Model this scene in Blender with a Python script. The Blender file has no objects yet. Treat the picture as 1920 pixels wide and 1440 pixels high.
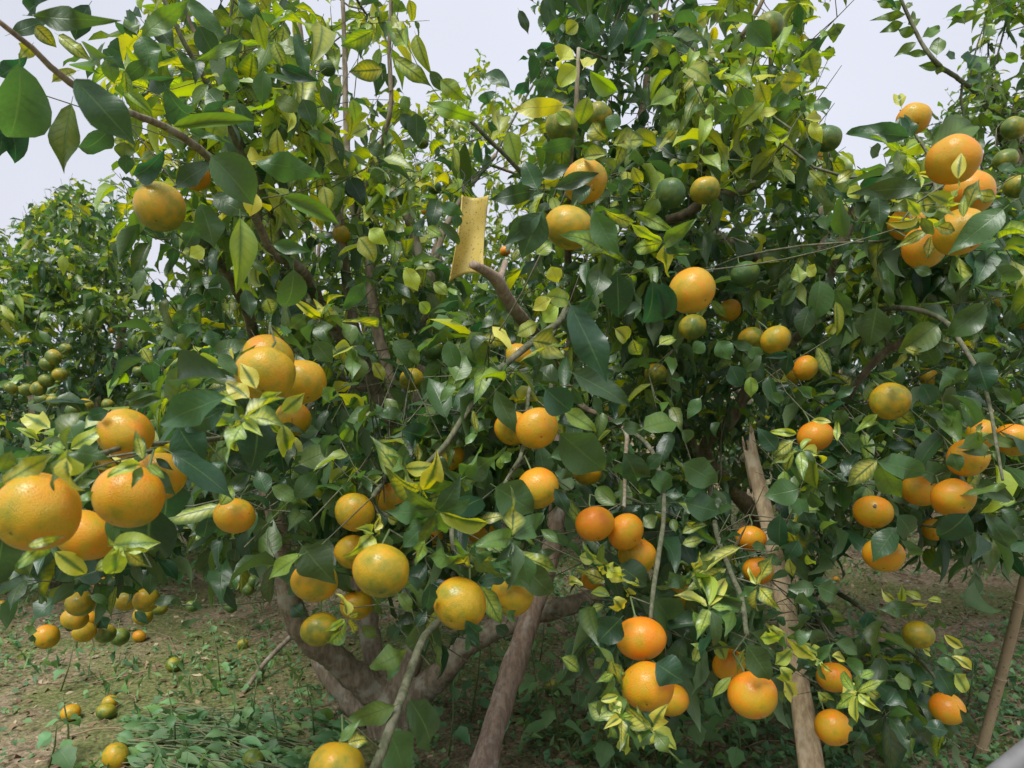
import bpy, math, random
import numpy as np
from mathutils import Vector, Matrix
random.seed(7)
R = np.random.RandomState(11)
S = bpy.context.scene
COL = S.collection

# ---------------------------------------------------------------- camera, sky, sun, exposure
F = 1331.0                      # focal length in photo pixels (1920 wide)
CH = 1.30                       # eye height, metres
cam_d = bpy.data.cameras.new('camera'); cam = bpy.data.objects.new('camera', cam_d); COL.objects.link(cam)
cam.location = (0, 0, CH); cam.rotation_euler = (math.radians(90), 0, 0)
cam_d.sensor_width = 36; cam_d.lens = 36 * F / 1920; cam_d.clip_start = .05; cam_d.clip_end = 400
cam_d.dof.use_dof = True; cam_d.dof.focus_distance = 1.5; cam_d.dof.aperture_fstop = 9
S.camera = cam

world = bpy.data.worlds.new('World'); S.world = world; world.use_nodes = True
wn = world.node_tree.nodes; wl = world.node_tree.links; wn.clear()
sky = wn.new('ShaderNodeTexSky'); sky.sky_type = 'NISHITA'; sky.sun_disc = False
SUN_EL, SUN_ROT = math.radians(60), math.radians(205)
sky.sun_elevation = SUN_EL; sky.sun_rotation = SUN_ROT; sky.dust_density = 6; sky.air_density = 1.2
bg = wn.new('ShaderNodeBackground'); bg.inputs['Strength'].default_value = 0.11
mx = wn.new('ShaderNodeMix'); mx.data_type = 'RGBA'; mx.inputs[0].default_value = 0.88
mx.inputs[7].default_value = (5.3, 5.4, 6.05, 1)      # even cloud cover
tcw = wn.new('ShaderNodeTexCoord'); nzw = wn.new('ShaderNodeTexNoise'); nzw.inputs['Scale'].default_value = 1.3
nzw.inputs['Detail'].default_value = 3
mpw = wn.new('ShaderNodeMapRange'); mpw.inputs[1].default_value = .3; mpw.inputs[2].default_value = .7; mpw.inputs[3].default_value = .9; mpw.inputs[4].default_value = 1.1
mlw = wn.new('ShaderNodeVectorMath'); mlw.operation = 'SCALE'
wo = wn.new('ShaderNodeOutputWorld')
wl.new(tcw.outputs['Generated'], nzw.inputs['Vector']); wl.new(nzw.outputs[0], mpw.inputs[0])
wl.new(sky.outputs[0], mx.inputs[6]); wl.new(mx.outputs[2], mlw.inputs[0]); wl.new(mpw.outputs[0], mlw.inputs['Scale'])
wl.new(mlw.outputs[0], bg.inputs[0]); wl.new(bg.outputs[0], wo.inputs[0])
sd = bpy.data.lights.new('sun', 'SUN'); sd.energy = 3.2; sd.angle = math.radians(30); sd.color = (1, .985, .955)
sun = bpy.data.objects.new('sun', sd); COL.objects.link(sun)
_d = Vector((math.sin(SUN_ROT) * math.cos(SUN_EL), math.cos(SUN_ROT) * math.cos(SUN_EL), math.sin(SUN_EL)))
sun.rotation_euler = _d.to_track_quat('Z', 'Y').to_euler()
S.view_settings.view_transform = 'Standard'; S.view_settings.look = 'None'
S.view_settings.exposure = 0.47; S.view_settings.gamma = 1; S.view_settings.use_curve_mapping = False
S.cycles.max_bounces = 7; S.cycles.diffuse_bounces = 4; S.cycles.glossy_bounces = 2; S.cycles.transmission_bounces = 4
S.cycles.use_denoising = True

# ---------------------------------------------------------------- helpers
def P(x, y, d):                  # where the thing seen at photo pixel x, y and d metres ahead stands
    return np.array((d * (x - 960) / F, d, CH - d * (y - 720) / F))
def proj(p):
    p = np.asarray(p); d = np.maximum(p[..., 1], .05)
    return p[..., 0] / d * F + 960, 720 - (p[..., 2] - CH) / d * F, d
def nrm(v): return v / np.maximum(np.linalg.norm(v, axis=-1, keepdims=True), 1e-9)
def ground_z(x, y):
    return (.022 * np.sin(x * 2.1 + 1.3) * np.cos(y * 1.7) + .012 * np.sin(x * 5.3 + y * 3.1) + .006 * np.sin(x * 13 - y * 9)
            + .05 * np.clip((y - 4) / 3, 0, 1) * np.clip((x - .5) / 3, 0, 1) * 4)

def tag(o, label=None, cat=None, group=None, kind=None):
    if label: o['label'] = label
    if cat: o['category'] = cat
    if group: o['group'] = group
    if kind: o['kind'] = kind
    return o
def empty(name, loc, label, cat, group=None):
    o = bpy.data.objects.new(name, None); COL.objects.link(o); o.location = Vector(loc); o.empty_display_size = .1
    return tag(o, label, cat, group)
def link(name, me, parent=None, loc=None):
    o = bpy.data.objects.new(name, me); COL.objects.link(o)
    if parent is not None:
        o.parent = parent; o.matrix_parent_inverse = Matrix.Translation(-Vector(parent.location))
    if loc is not None: o.location = Vector(loc)
    return o
def mesh_np(name, V, Fc, mat, uv=None, tone=None, smooth=True):
    """V (n,3) vertices, Fc (m,k) faces of one size k, uv per vertex (n,2), tone per vertex (n,4)"""
    V = np.ascontiguousarray(V, dtype=np.float32); Fc = np.ascontiguousarray(Fc, dtype=np.int32)
    me = bpy.data.meshes.new(name); k = Fc.shape[1]
    me.vertices.add(len(V)); me.vertices.foreach_set('co', V.ravel())
    me.loops.add(Fc.size); me.loops.foreach_set('vertex_index', Fc.ravel())
    me.polygons.add(len(Fc)); me.polygons.foreach_set('loop_start', np.arange(0, Fc.size, k, dtype=np.int32))
    me.polygons.foreach_set('loop_total', np.full(len(Fc), k, dtype=np.int32))
    if smooth: me.polygons.foreach_set('use_smooth', np.ones(len(Fc), dtype=bool))
    if uv is not None:
        l = me.uv_layers.new(name='UVMap'); l.data.foreach_set('uv', np.ascontiguousarray(uv, dtype=np.float32)[Fc.ravel()].ravel())
    if tone is not None:
        a = me.attributes.new('tone', 'FLOAT_COLOR', 'POINT'); a.data.foreach_set('color', np.ascontiguousarray(tone, dtype=np.float32).ravel())
    me.materials.append(mat); me.update(); me.validate(); return me

# ---------------------------------------------------------------- materials
class N:                         # small node helper
    def __init__(s, name):
        s.m = bpy.data.materials.new(name); s.m.use_nodes = True; s.t = s.m.node_tree; s.t.nodes.clear()
        s.out = s.t.nodes.new('ShaderNodeOutputMaterial')
    def new(s, typ, **kw):
        n = s.t.nodes.new('ShaderNode' + typ)
        for k, v in kw.items(): setattr(n, k, v)
        return n
    def put(s, inp, v):
        if hasattr(v, 'is_output') or isinstance(v, bpy.types.NodeSocket): s.t.links.new(v, inp)
        else: inp.default_value = v
    def math(s, op, a, b=0., c=None, clamp=False):
        n = s.new('Math', operation=op, use_clamp=clamp); s.put(n.inputs[0], a); s.put(n.inputs[1], b)
        if c is not None: s.put(n.inputs[2], c)
        return n.outputs[0]
    def mix(s, f, a, b, blend='MIX'):
        n = s.new('Mix', data_type='RGBA', blend_type=blend); s.put(n.inputs[0], f)
        s.put(n.inputs[6], a if not isinstance(a, tuple) else (*a[:3], 1)); s.put(n.inputs[7], b if not isinstance(b, tuple) else (*b[:3], 1))
        return n.outputs[2]
    def fmix(s, f, a, b):
        n = s.new('Mix', data_type='FLOAT'); s.put(n.inputs[0], f); s.put(n.inputs[2], a); s.put(n.inputs[3], b); return n.outputs[0]
    def step(s, v, lo, hi):
        n = s.new('MapRange', interpolation_type='SMOOTHSTEP'); s.put(n.inputs[0], v); s.put(n.inputs[1], lo); s.put(n.inputs[2], hi); return n.outputs[0]
    def noise(s, scale, detail=3, vec=None, rough=.55, dim='3D'):
        n = s.new('TexNoise', noise_dimensions=dim); n.inputs['Scale'].default_value = scale; n.inputs['Detail'].default_value = detail
        n.inputs['Roughness'].default_value = rough
        if vec is not None: s.put(n.inputs['Vector'], vec)
        return n.outputs[0]
    def ramp(s, f, stops):
        n = s.new('ValToRGB'); s.put(n.inputs[0], f); e = n.color_ramp.elements
        while len(e) < len(stops): e.new(.5)
        for q, (p, c) in zip(e, stops): q.position = p; q.color = (*c, 1)
        return n.outputs[0]
    def bump(s, h, strength, dist):
        n = s.new('Bump'); n.inputs['Strength'].default_value = strength; n.inputs['Distance'].default_value = dist; s.put(n.inputs['Height'], h); return n.outputs[0]
    def principled(s, col, rough=.5, normal=None, spec=.5, **kw):
        b = s.new('BsdfPrincipled'); s.put(b.inputs['Base Color'], col if not isinstance(col, tuple) else (*col[:3], 1)); s.put(b.inputs['Roughness'], rough)
        s.put(b.inputs['Specular IOR Level'], spec)
        if normal is not None: s.put(b.inputs['Normal'], normal)
        for k, v in kw.items(): s.put(b.inputs[k.replace('_', ' ')], v)
        return b.outputs[0]
    def done(s, sh): s.put(s.out.inputs[0], sh); return s.m

def leaf_material(name, dark, light, yellow, gloss, transl=.32, vein=9.):
    n = N(name); uv = n.new('UVMap'); sp = n.new('SeparateXYZ'); n.put(sp.inputs[0], uv.outputs[0]); u, v = sp.outputs[0], sp.outputs[1]
    at = n.new('Attribute', attribute_name='tone'); sc = n.new('SeparateColor'); n.put(sc.inputs[0], at.outputs['Color'])
    chl, lite, pat = sc.outputs[0], sc.outputs[1], sc.outputs[2]; per = at.outputs['Alpha']
    oi = n.new('ObjectInfo'); rnd = n.math('FRACT', n.math('ADD', per, oi.outputs['Random']))
    t = n.math('ABSOLUTE', n.math('MULTIPLY_ADD', v, 2., -1.))
    cv = n.new('CombineXYZ'); n.put(cv.inputs[0], n.math('MULTIPLY', u, 2.)); n.put(cv.inputs[1], v); n.put(cv.inputs[2], n.math('MULTIPLY', rnd, 37.))
    nz = n.noise(3.2, 3, cv.outputs[0]); nz2 = n.noise(11, 2, cv.outputs[0])
    w = n.math('SINE', n.math('MULTIPLY', n.math('SUBTRACT', n.math('MULTIPLY_ADD', nz, .06, u), n.math('MULTIPLY', t, .17)), vein * 2 * math.pi))
    veins = n.step(w, .1, .95)
    rib = n.math('SUBTRACT', 1., n.step(t, .015, .075))
    nn = n.math('MULTIPLY', n.math('SUBTRACT', nz, .5), .9)
    m0 = n.step(n.math('ADD', t, n.math('MULTIPLY', nn, .3)), .02, .42)
    i1 = n.math('SUBTRACT', 1., n.step(n.math('ADD', t, nn), .2, 1.1)); i2 = n.math('SUBTRACT', 1., n.step(n.math('ADD', u, nn), .5, 1.))
    m1 = n.math('MULTIPLY', n.math('MULTIPLY', i1, i2), n.math('MULTIPLY', n.math('MULTIPLY_ADD', veins, -.38, 1.), n.step(t, .02, .16)))
    full = n.math('MULTIPLY', n.math('MAXIMUM', n.math('SUBTRACT', chl, 1.), 0.), 3., clamp=True)
    mask = n.math('ADD', n.math('MULTIPLY', n.fmix(pat, m0, m1), n.math('MINIMUM', chl, 1.)), full, clamp=True)
    g = n.mix(n.math('ADD', lite, n.math('MULTIPLY', n.math('SUBTRACT', nz2, .5), .25), clamp=True), dark, light)
    hv = n.new('HueSaturation'); n.put(hv.inputs['Hue'], n.math('MULTIPLY_ADD', rnd, .022, .489)); n.put(hv.inputs['Value'], n.math('MULTIPLY_ADD', rnd, .5, .75)); n.put(hv.inputs['Color'], g)
    yy = n.mix(rnd, yellow, (yellow[0] * .55, yellow[1] * .82, yellow[2] * .7))
    col = n.mix(mask, hv.outputs[0], yy)
    col = n.mix(n.math('MULTIPLY', rib, n.fmix(mask, .45, .1)), col, (.11, .19, .06))
    spots = n.step(n.noise(26, 2, cv.outputs[0]), .70, .76)
    col = n.mix(n.math('MULTIPLY', spots, .4), col, (.12, .10, .04))
    geo = n.new('NewGeometry'); bk = geo.outputs['Backfacing']
    under = n.mix(.62, col, (.13, .20, .09)); colf = n.mix(bk, col, under)
    h = n.math('ADD', n.math('MULTIPLY', veins, -.35), n.math('ADD', n.math('MULTIPLY', rib, -1.), n.math('MULTIPLY', nz2, .5)))
    bmp = n.bump(h, .30, .0010)
    rough = n.fmix(bk, n.math('MULTIPLY_ADD', nz, .2, gloss), .62)
    pr = n.principled(colf, rough, bmp, .6)
    tr = n.new('BsdfTranslucent'); ts = n.new('HueSaturation'); ts.inputs['Hue'].default_value = .478; ts.inputs['Saturation'].default_value = 1.25; ts.inputs['Value'].default_value = 2.4
    n.put(ts.inputs['Color'], col); n.put(tr.inputs[0], ts.outputs[0]); n.put(tr.inputs[1], bmp)
    ms = n.new('MixShader'); ms.inputs[0].default_value = transl; n.put(ms.inputs[1], pr); n.put(ms.inputs[2], tr.outputs[0])
    return n.done(ms.outputs[0])
M_LEAF = leaf_material('citrus_leaf', (.022, .062, .030), (.110, .200, .042), (.54, .52, .10), .27)
M_WEED = leaf_material('weed_leaf', (.065, .165, .075), (.16, .30, .10), (.25, .30, .08), .5, .25, 6.)

def bark_material(name, c1, c2, c3, scale=60, rough=.85, bump=.6):
    n = N(name); tc = n.new('TexCoord'); mp = n.new('Mapping'); mp.inputs['Scale'].default_value = (1, 1, .28); n.put(mp.inputs[0], tc.outputs['Object'])
    a = n.noise(scale, 5, mp.outputs[0], .65); b = n.noise(scale * .22, 3, tc.outputs['Object']); c = n.noise(scale * 3, 3, mp.outputs[0])
    col = n.mix(n.step(a, .35, .7), c1, c2); col = n.mix(n.math('MULTIPLY', n.step(b, .52, .68), .7), col, c3)
    col = n.mix(n.math('MULTIPLY', n.step(c, .55, .75), .35), col, tuple(k * .45 for k in c1))
    return n.done(n.principled(col, rough, n.bump(n.math('ADD', a, n.math('MULTIPLY', c, .4)), bump, .004), .25))
M_BARK = bark_material('citrus_bark', (.150, .120, .080), (.29, .240, .165), (.35, .34, .26))
M_TWIG = bark_material('green_grey_twig', (.075, .085, .045), (.16, .16, .10), (.20, .19, .14), 90)
M_STAKE = bark_material('reddish_bark', (.245, .175, .130), (.42, .32, .245), (.55, .50, .44), 70)
M_POST = bark_material('weathered_post_wood', (.32, .235, .145), (.56, .44, .275), (.55, .47, .34), 60)

def fruit_material():
    n = N('mandarin_peel'); tc = n.new('TexCoord'); oi = n.new('ObjectInfo')
    at = n.new('Attribute', attribute_name='ripeness', attribute_type='OBJECT')
    off = n.new('VectorMath', operation='ADD'); cb = n.new('CombineXYZ'); n.put(cb.inputs[0], n.math('MULTIPLY', oi.outputs['Random'], 9.)); n.put(cb.inputs[1], n.math('MULTIPLY', oi.outputs['Random'], 5.))
    n.put(off.inputs[0], tc.outputs['Object']); n.put(off.inputs[1], cb.outputs[0]); vec = off.outputs[0]
    sp = n.new('SeparateXYZ'); n.put(sp.inputs[0], tc.outputs['Object'])
    big = n.math('SUBTRACT', n.noise(22, 3, vec), .5); mid = n.math('SUBTRACT', n.noise(75, 3, vec), .5)
    r = n.math('ADD', at.outputs['Fac'], n.math('ADD', n.math('MULTIPLY', big, .95), n.math('MULTIPLY_ADD', mid, .55, -.01)))
    r = n.math('ADD', r, n.math('MULTIPLY', sp.outputs[2], 3.4), clamp=True)
    col = n.ramp(r, [(0, (.04, .10, .025)), (.22, (.11, .16, .02)), (.40, (.27, .235, .014)), (.60, (.46, .285, .008)), (.82, (.60, .245, .006)), (1, (.68, .20, .006))])
    sc = n.step(n.noise(130, 4, vec, .7), .66, .72); col = n.mix(n.math('MULTIPLY', sc, .75), col, (.14, .09, .03))
    scar = n.step(n.noise(34, 5, vec, .8), .66, .72); col = n.mix(n.math('MULTIPLY', scar, .35), col, (.45, .34, .16))
    rad_ = n.math('SQRT', n.math('ADD', n.math('POWER', sp.outputs[0], 2.), n.math('POWER', sp.outputs[1], 2.)))
    dot = n.math('MULTIPLY', n.math('SUBTRACT', 1., n.step(rad_, .0012, .0024)), n.math('LESS_THAN', sp.outputs[2], 0.)); col = n.mix(n.math('MULTIPLY', dot, .8), col, (.10, .06, .02))
    vo = n.new('TexVoronoi'); vo.inputs['Scale'].default_value = 780; n.put(vo.inputs[0], vec)
    h = n.math('ADD', n.step(vo.outputs[0], .05, .5), n.math('MULTIPLY', big, 2.5))
    return n.done(n.principled(col, n.math('MULTIPLY_ADD', mid, .3, .36), n.bump(h, .5, .0013), .5, Subsurface_Weight=.0))
M_FRUIT = fruit_material()
n = N('green_stalk'); M_STALK = n.done(n.principled((.09, .13, .04), .6))
# ---------------------------------------------------------------- ground
def ground_material():
    n = N('orchard_floor'); g = n.new('NewGeometry'); vec = g.outputs['Position']
    a = n.noise(1.1, 4, vec); b = n.noise(9, 5, vec, .7); c = n.noise(60, 4, vec, .7); d = n.noise(.45, 2, vec)
    soil = n.ramp(b, [(.3, (.11, .085, .052)), (.5, (.21, .165, .105)), (.7, (.33, .27, .18))])
    soil = n.mix(n.step(c, .45, .7), soil, (.38, .29, .20)); soil = n.mix(n.math('MULTIPLY', n.step(c, .5, .3), .6), soil, (.03, .022, .016))
    moss = n.mix(n.step(c, .35, .65), (.05, .085, .022), (.16, .19, .05))
    sp = n.new('SeparateXYZ'); n.put(sp.inputs[0], vec)
    lft = n.step(sp.outputs[0], .6, -.6)
    mk = n.math('MULTIPLY', n.step(n.math('ADD', a, n.math('ADD', n.math('MULTIPLY', lft, .06), n.math('MULTIPLY', b, .25))), .60, .74), .75)
    col = n.mix(mk, soil, moss)
    return n.done(n.principled(col, .95, n.bump(n.math('ADD', b, n.math('MULTIPLY', c, .5)), .9, .02), .1))
def make_ground():
    xs = np.concatenate([[-70, -40, -20, -12], np.linspace(-7, 7, 113), [12, 20, 40, 70]])
    ys = np.concatenate([[-30, -10, -3], np.linspace(0, 11, 89), [15, 25, 50, 90, 140]])
    X, Y = np.meshgrid(xs, ys); Z = ground_z(X, Y) * np.clip(1 - (np.abs(Y - 4) - 8) / 8, 0, 1) * np.clip(1 - (np.abs(X) - 7) / 8, 0, 1)
    V = np.stack([X, Y, Z], -1).reshape(-1, 3); w = len(xs)
    i = (np.arange(len(ys) - 1)[:, None] * w + np.arange(w - 1)[None]).ravel()
    o = link('ground', mesh_np('ground', V, np.stack([i, i + 1, i + w + 1, i + w], -1), ground_material())); tag(o, kind='structure')
make_ground()

# ---------------------------------------------------------------- tubes (wood)
def spline(pts, step):
    """Catmull-Rom through rows (x,y,z,r)"""
    p = np.asarray(pts, float)
    if len(p) < 3: p = np.vstack([p[0], (p[0] + p[-1]) / 2, p[-1]])
    q = np.vstack([2 * p[0] - p[1], p, 2 * p[-1] - p[-2]]); out = []
    for i in range(1, len(q) - 2):
        n = max(1, int(np.linalg.norm(q[i + 1, :3] - q[i, :3]) / step)); t = (np.arange(n) / n)[:, None]
        out.append(.5 * (2 * q[i] + (q[i + 1] - q[i - 1]) * t + (2 * q[i - 1] - 5 * q[i] + 4 * q[i + 1] - q[i + 2]) * t ** 2 + (3 * q[i] - 3 * q[i + 1] + q[i + 2] - q[i - 1]) * t ** 3))
    out.append(q[-2][None]); return np.vstack(out)
def tube_arrays(pts, sides, rough=0., cap=True):
    """pts rows x,y,z,r -> verts, quads (caps as degenerate quads fan ring centre)"""
    p = pts[:, :3]; r = pts[:, 3]; n = len(p)
    tan = nrm(np.gradient(p, axis=0)); up = np.array((.31, .17, .93))
    a = nrm(np.cross(tan, up)); b = np.cross(tan, a); th = np.arange(sides) / sides * 2 * math.pi
    rr = r[:, None] * (1 + (R.rand(n, sides) - .5) * rough)
    V = p[:, None] + rr[..., None] * (np.cos(th)[None, :, None] * a[:, None] + np.sin(th)[None, :, None] * b[:, None])
    V = V.reshape(-1, 3); i = np.arange(n - 1)[:, None] * sides; j = np.arange(sides)[None]; k = (j + 1) % sides
    Q = np.stack([i + j, i + k, i + sides + k, i + sides + j], -1).reshape(-1, 4)
    if cap:
        V = np.vstack([V, p[0], p[-1]]); c0, c1 = len(V) - 2, len(V) - 1; m = np.arange(0, sides, 2); m1 = (m + 1) % sides; m2 = (m + 2) % sides
        Q = np.vstack([Q, np.stack([np.full_like(m, c0), m2, m1, m], -1), np.stack([np.full_like(m, c1), m + (n - 1) * sides, m1 + (n - 1) * sides, m2 + (n - 1) * sides], -1)])
    return V, Q
class Tubes:
    def __init__(s): s.V = []; s.Q = []; s.n = 0
    def add(s, pts, sides=5, rough=0., cap=False):
        v, q = tube_arrays(np.asarray(pts, float), sides, rough, cap); s.V.append(v); s.Q.append(q + s.n); s.n += len(v)
    def obj(s, name, mat, parent, kind=None):
        if not s.V: return
        return tag(link(name, mesh_np(name, np.vstack(s.V), np.vstack(s.Q), mat), parent), kind=kind)
def solid_tube(name, pts, mat, parent=None, sides=12, rough=.1, step=.03):
    sp_ = spline(pts, step); v, q = tube_arrays(sp_, sides, rough, True); return link(name, mesh_np(name, v, q, mat), parent)

# ---------------------------------------------------------------- leaves
def leaf_template(stations, cross, fold, curl, cup, wave, phase, twist=0., serr=0.):
    us = np.linspace(0, 1, stations); vs = np.linspace(-1, 1, cross); V = []; UV = []
    ax = az = 0.; px = -.10; pz = .0
    path = [(-.10, .0, -.05)] if cross > 3 else []
    ang = -curl * .1; pu = 0.; x = z = 0.
    pts = []
    for u in us:
        du = u - pu; ang = -.15 + curl * u ** 1.3 * -1.; x += du * math.cos(ang); z += du * math.sin(ang); pu = u; pts.append((u, x, z, ang))
    for (u, x, z, ang) in pts:
        w = .5 * (math.sin(math.pi * min(1, (u * .97 + .03)) ** .84)) ** 1.15 * (1 - .30 * u ** 2) * 1.08 if u < 1 else .004
        if u == 0: w = .035
        if serr and 0 < u < 1: w *= 1 + serr * (1 if int(round(u * (stations - 1))) % 2 else -1)
        for v in vs:
            y = v * w; hz = fold * abs(y) - cup * y * y * 4 * .25 + wave * abs(v) * w * math.sin(u * 9 + phase + v * 1.5)
            tw = twist * (u - .3); yy, hh = y * math.cos(tw) - hz * math.sin(tw), y * math.sin(tw) + hz * math.cos(tw)
            V.append((x - hh * math.sin(ang), yy, z + hh * math.cos(ang))); UV.append((u, v * .5 + .5))
    # stalk
    i = np.arange(stations - 1)[:, None] * cross; j = np.arange(cross - 1)[None]
    Q = np.stack([i + j, i + cross + j, i + cross + j + 1, i + j + 1], -1).reshape(-1, 4)
    b = len(V); V += [(-.13, .012, .02), (-.13, -.012, .02), (.01, -.014, .0), (.01, .014, .0)]; UV += [(0, .5)] * 4
    Q = np.vstack([Q, [[b, b + 1, b + 2, b + 3]]])
    return np.array(V), Q, np.array(UV)
rr_ = random.Random(3)
def templates(k, stations, cross, serr=0., wild=1.):
    out = []
    for i in range(k):
        strong = wild if i % 4 == 3 else .35 * wild
        out.append(leaf_template(stations, cross, rr_.uniform(.1, .55), rr_.uniform(.1, .9) + strong * rr_.uniform(0, 1.6), rr_.uniform(-.2, 1.2) * .6, rr_.uniform(.05, .32), rr_.uniform(0, 6), rr_.uniform(-.7, .7) * (.4 + strong), serr))
    return out
T_NEAR = templates(12, 11, 3, wild=.85); T_MID = templates(12, 7, 3, wild=1.5); T_FAR = templates(8, 5, 3); T_GND = templates(8, 4, 3, wild=.6); T_WEED = templates(8, 8, 3, .12, .3)
TONES = {'D': (0, .02, 1), 'd': (0, .18, 1), 'g': (.0, .36, 1), 'm': (.12, .66, 1), 'l': (.60, 1., .6), 'v': (.85, .55, 1), 'y': (.95, .75, 0), 'Y': (1.28, 1., 0)}
def leaf_mesh(T, pos, bx, bz, length, width, tone, idx, mat, name):
    """merged leaves. bx axis, bz face normal (both (n,3)), tone (n,4)"""
    by = nrm(np.cross(bz, bx)); bz = np.cross(bx, by)
    TV = np.stack([t[0] for t in T])[idx]; nv = TV.shape[1]; sc = np.stack([length, width, length], -1)
    L = TV * sc[:, None]; W = pos[:, None] + L[..., 0:1] * bx[:, None] + L[..., 1:2] * by[:, None] + L[..., 2:3] * bz[:, None]
    Q = T[0][1][None] + (np.arange(len(pos)) * nv)[:, None, None]
    UV = np.tile(T[0][2], (len(pos), 1)); tn = np.repeat(tone, nv, 0)
    return mesh_np(name, W.reshape(-1, 3), Q.reshape(-1, 4), mat, UV, tn)
_cache = {}
def leaf_obj(parent, T, ti, tone, pos, bx, bz, length, width, mat, name='leaf'):
    key = (id(T), ti, tone, mat.name)
    if key not in _cache:
        v, q, uv = T[ti]; _cache[key] = mesh_np(name, v, q, mat, uv, np.tile(np.array((*TONES[tone], 0.)), (len(v), 1)))
    o = link(name, _cache[key], parent); bx = nrm(bx); by = nrm(np.cross(bz, bx)); bz = np.cross(bx, by)
    M = Matrix(((bx[0] * length, by[0] * width, bz[0] * length, pos[0]), (bx[1] * length, by[1] * width, bz[1] * length, pos[1]), (bx[2] * length, by[2] * width, bz[2] * length, pos[2]), (0, 0, 0, 1)))
    o.matrix_basis = M; return o

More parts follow.
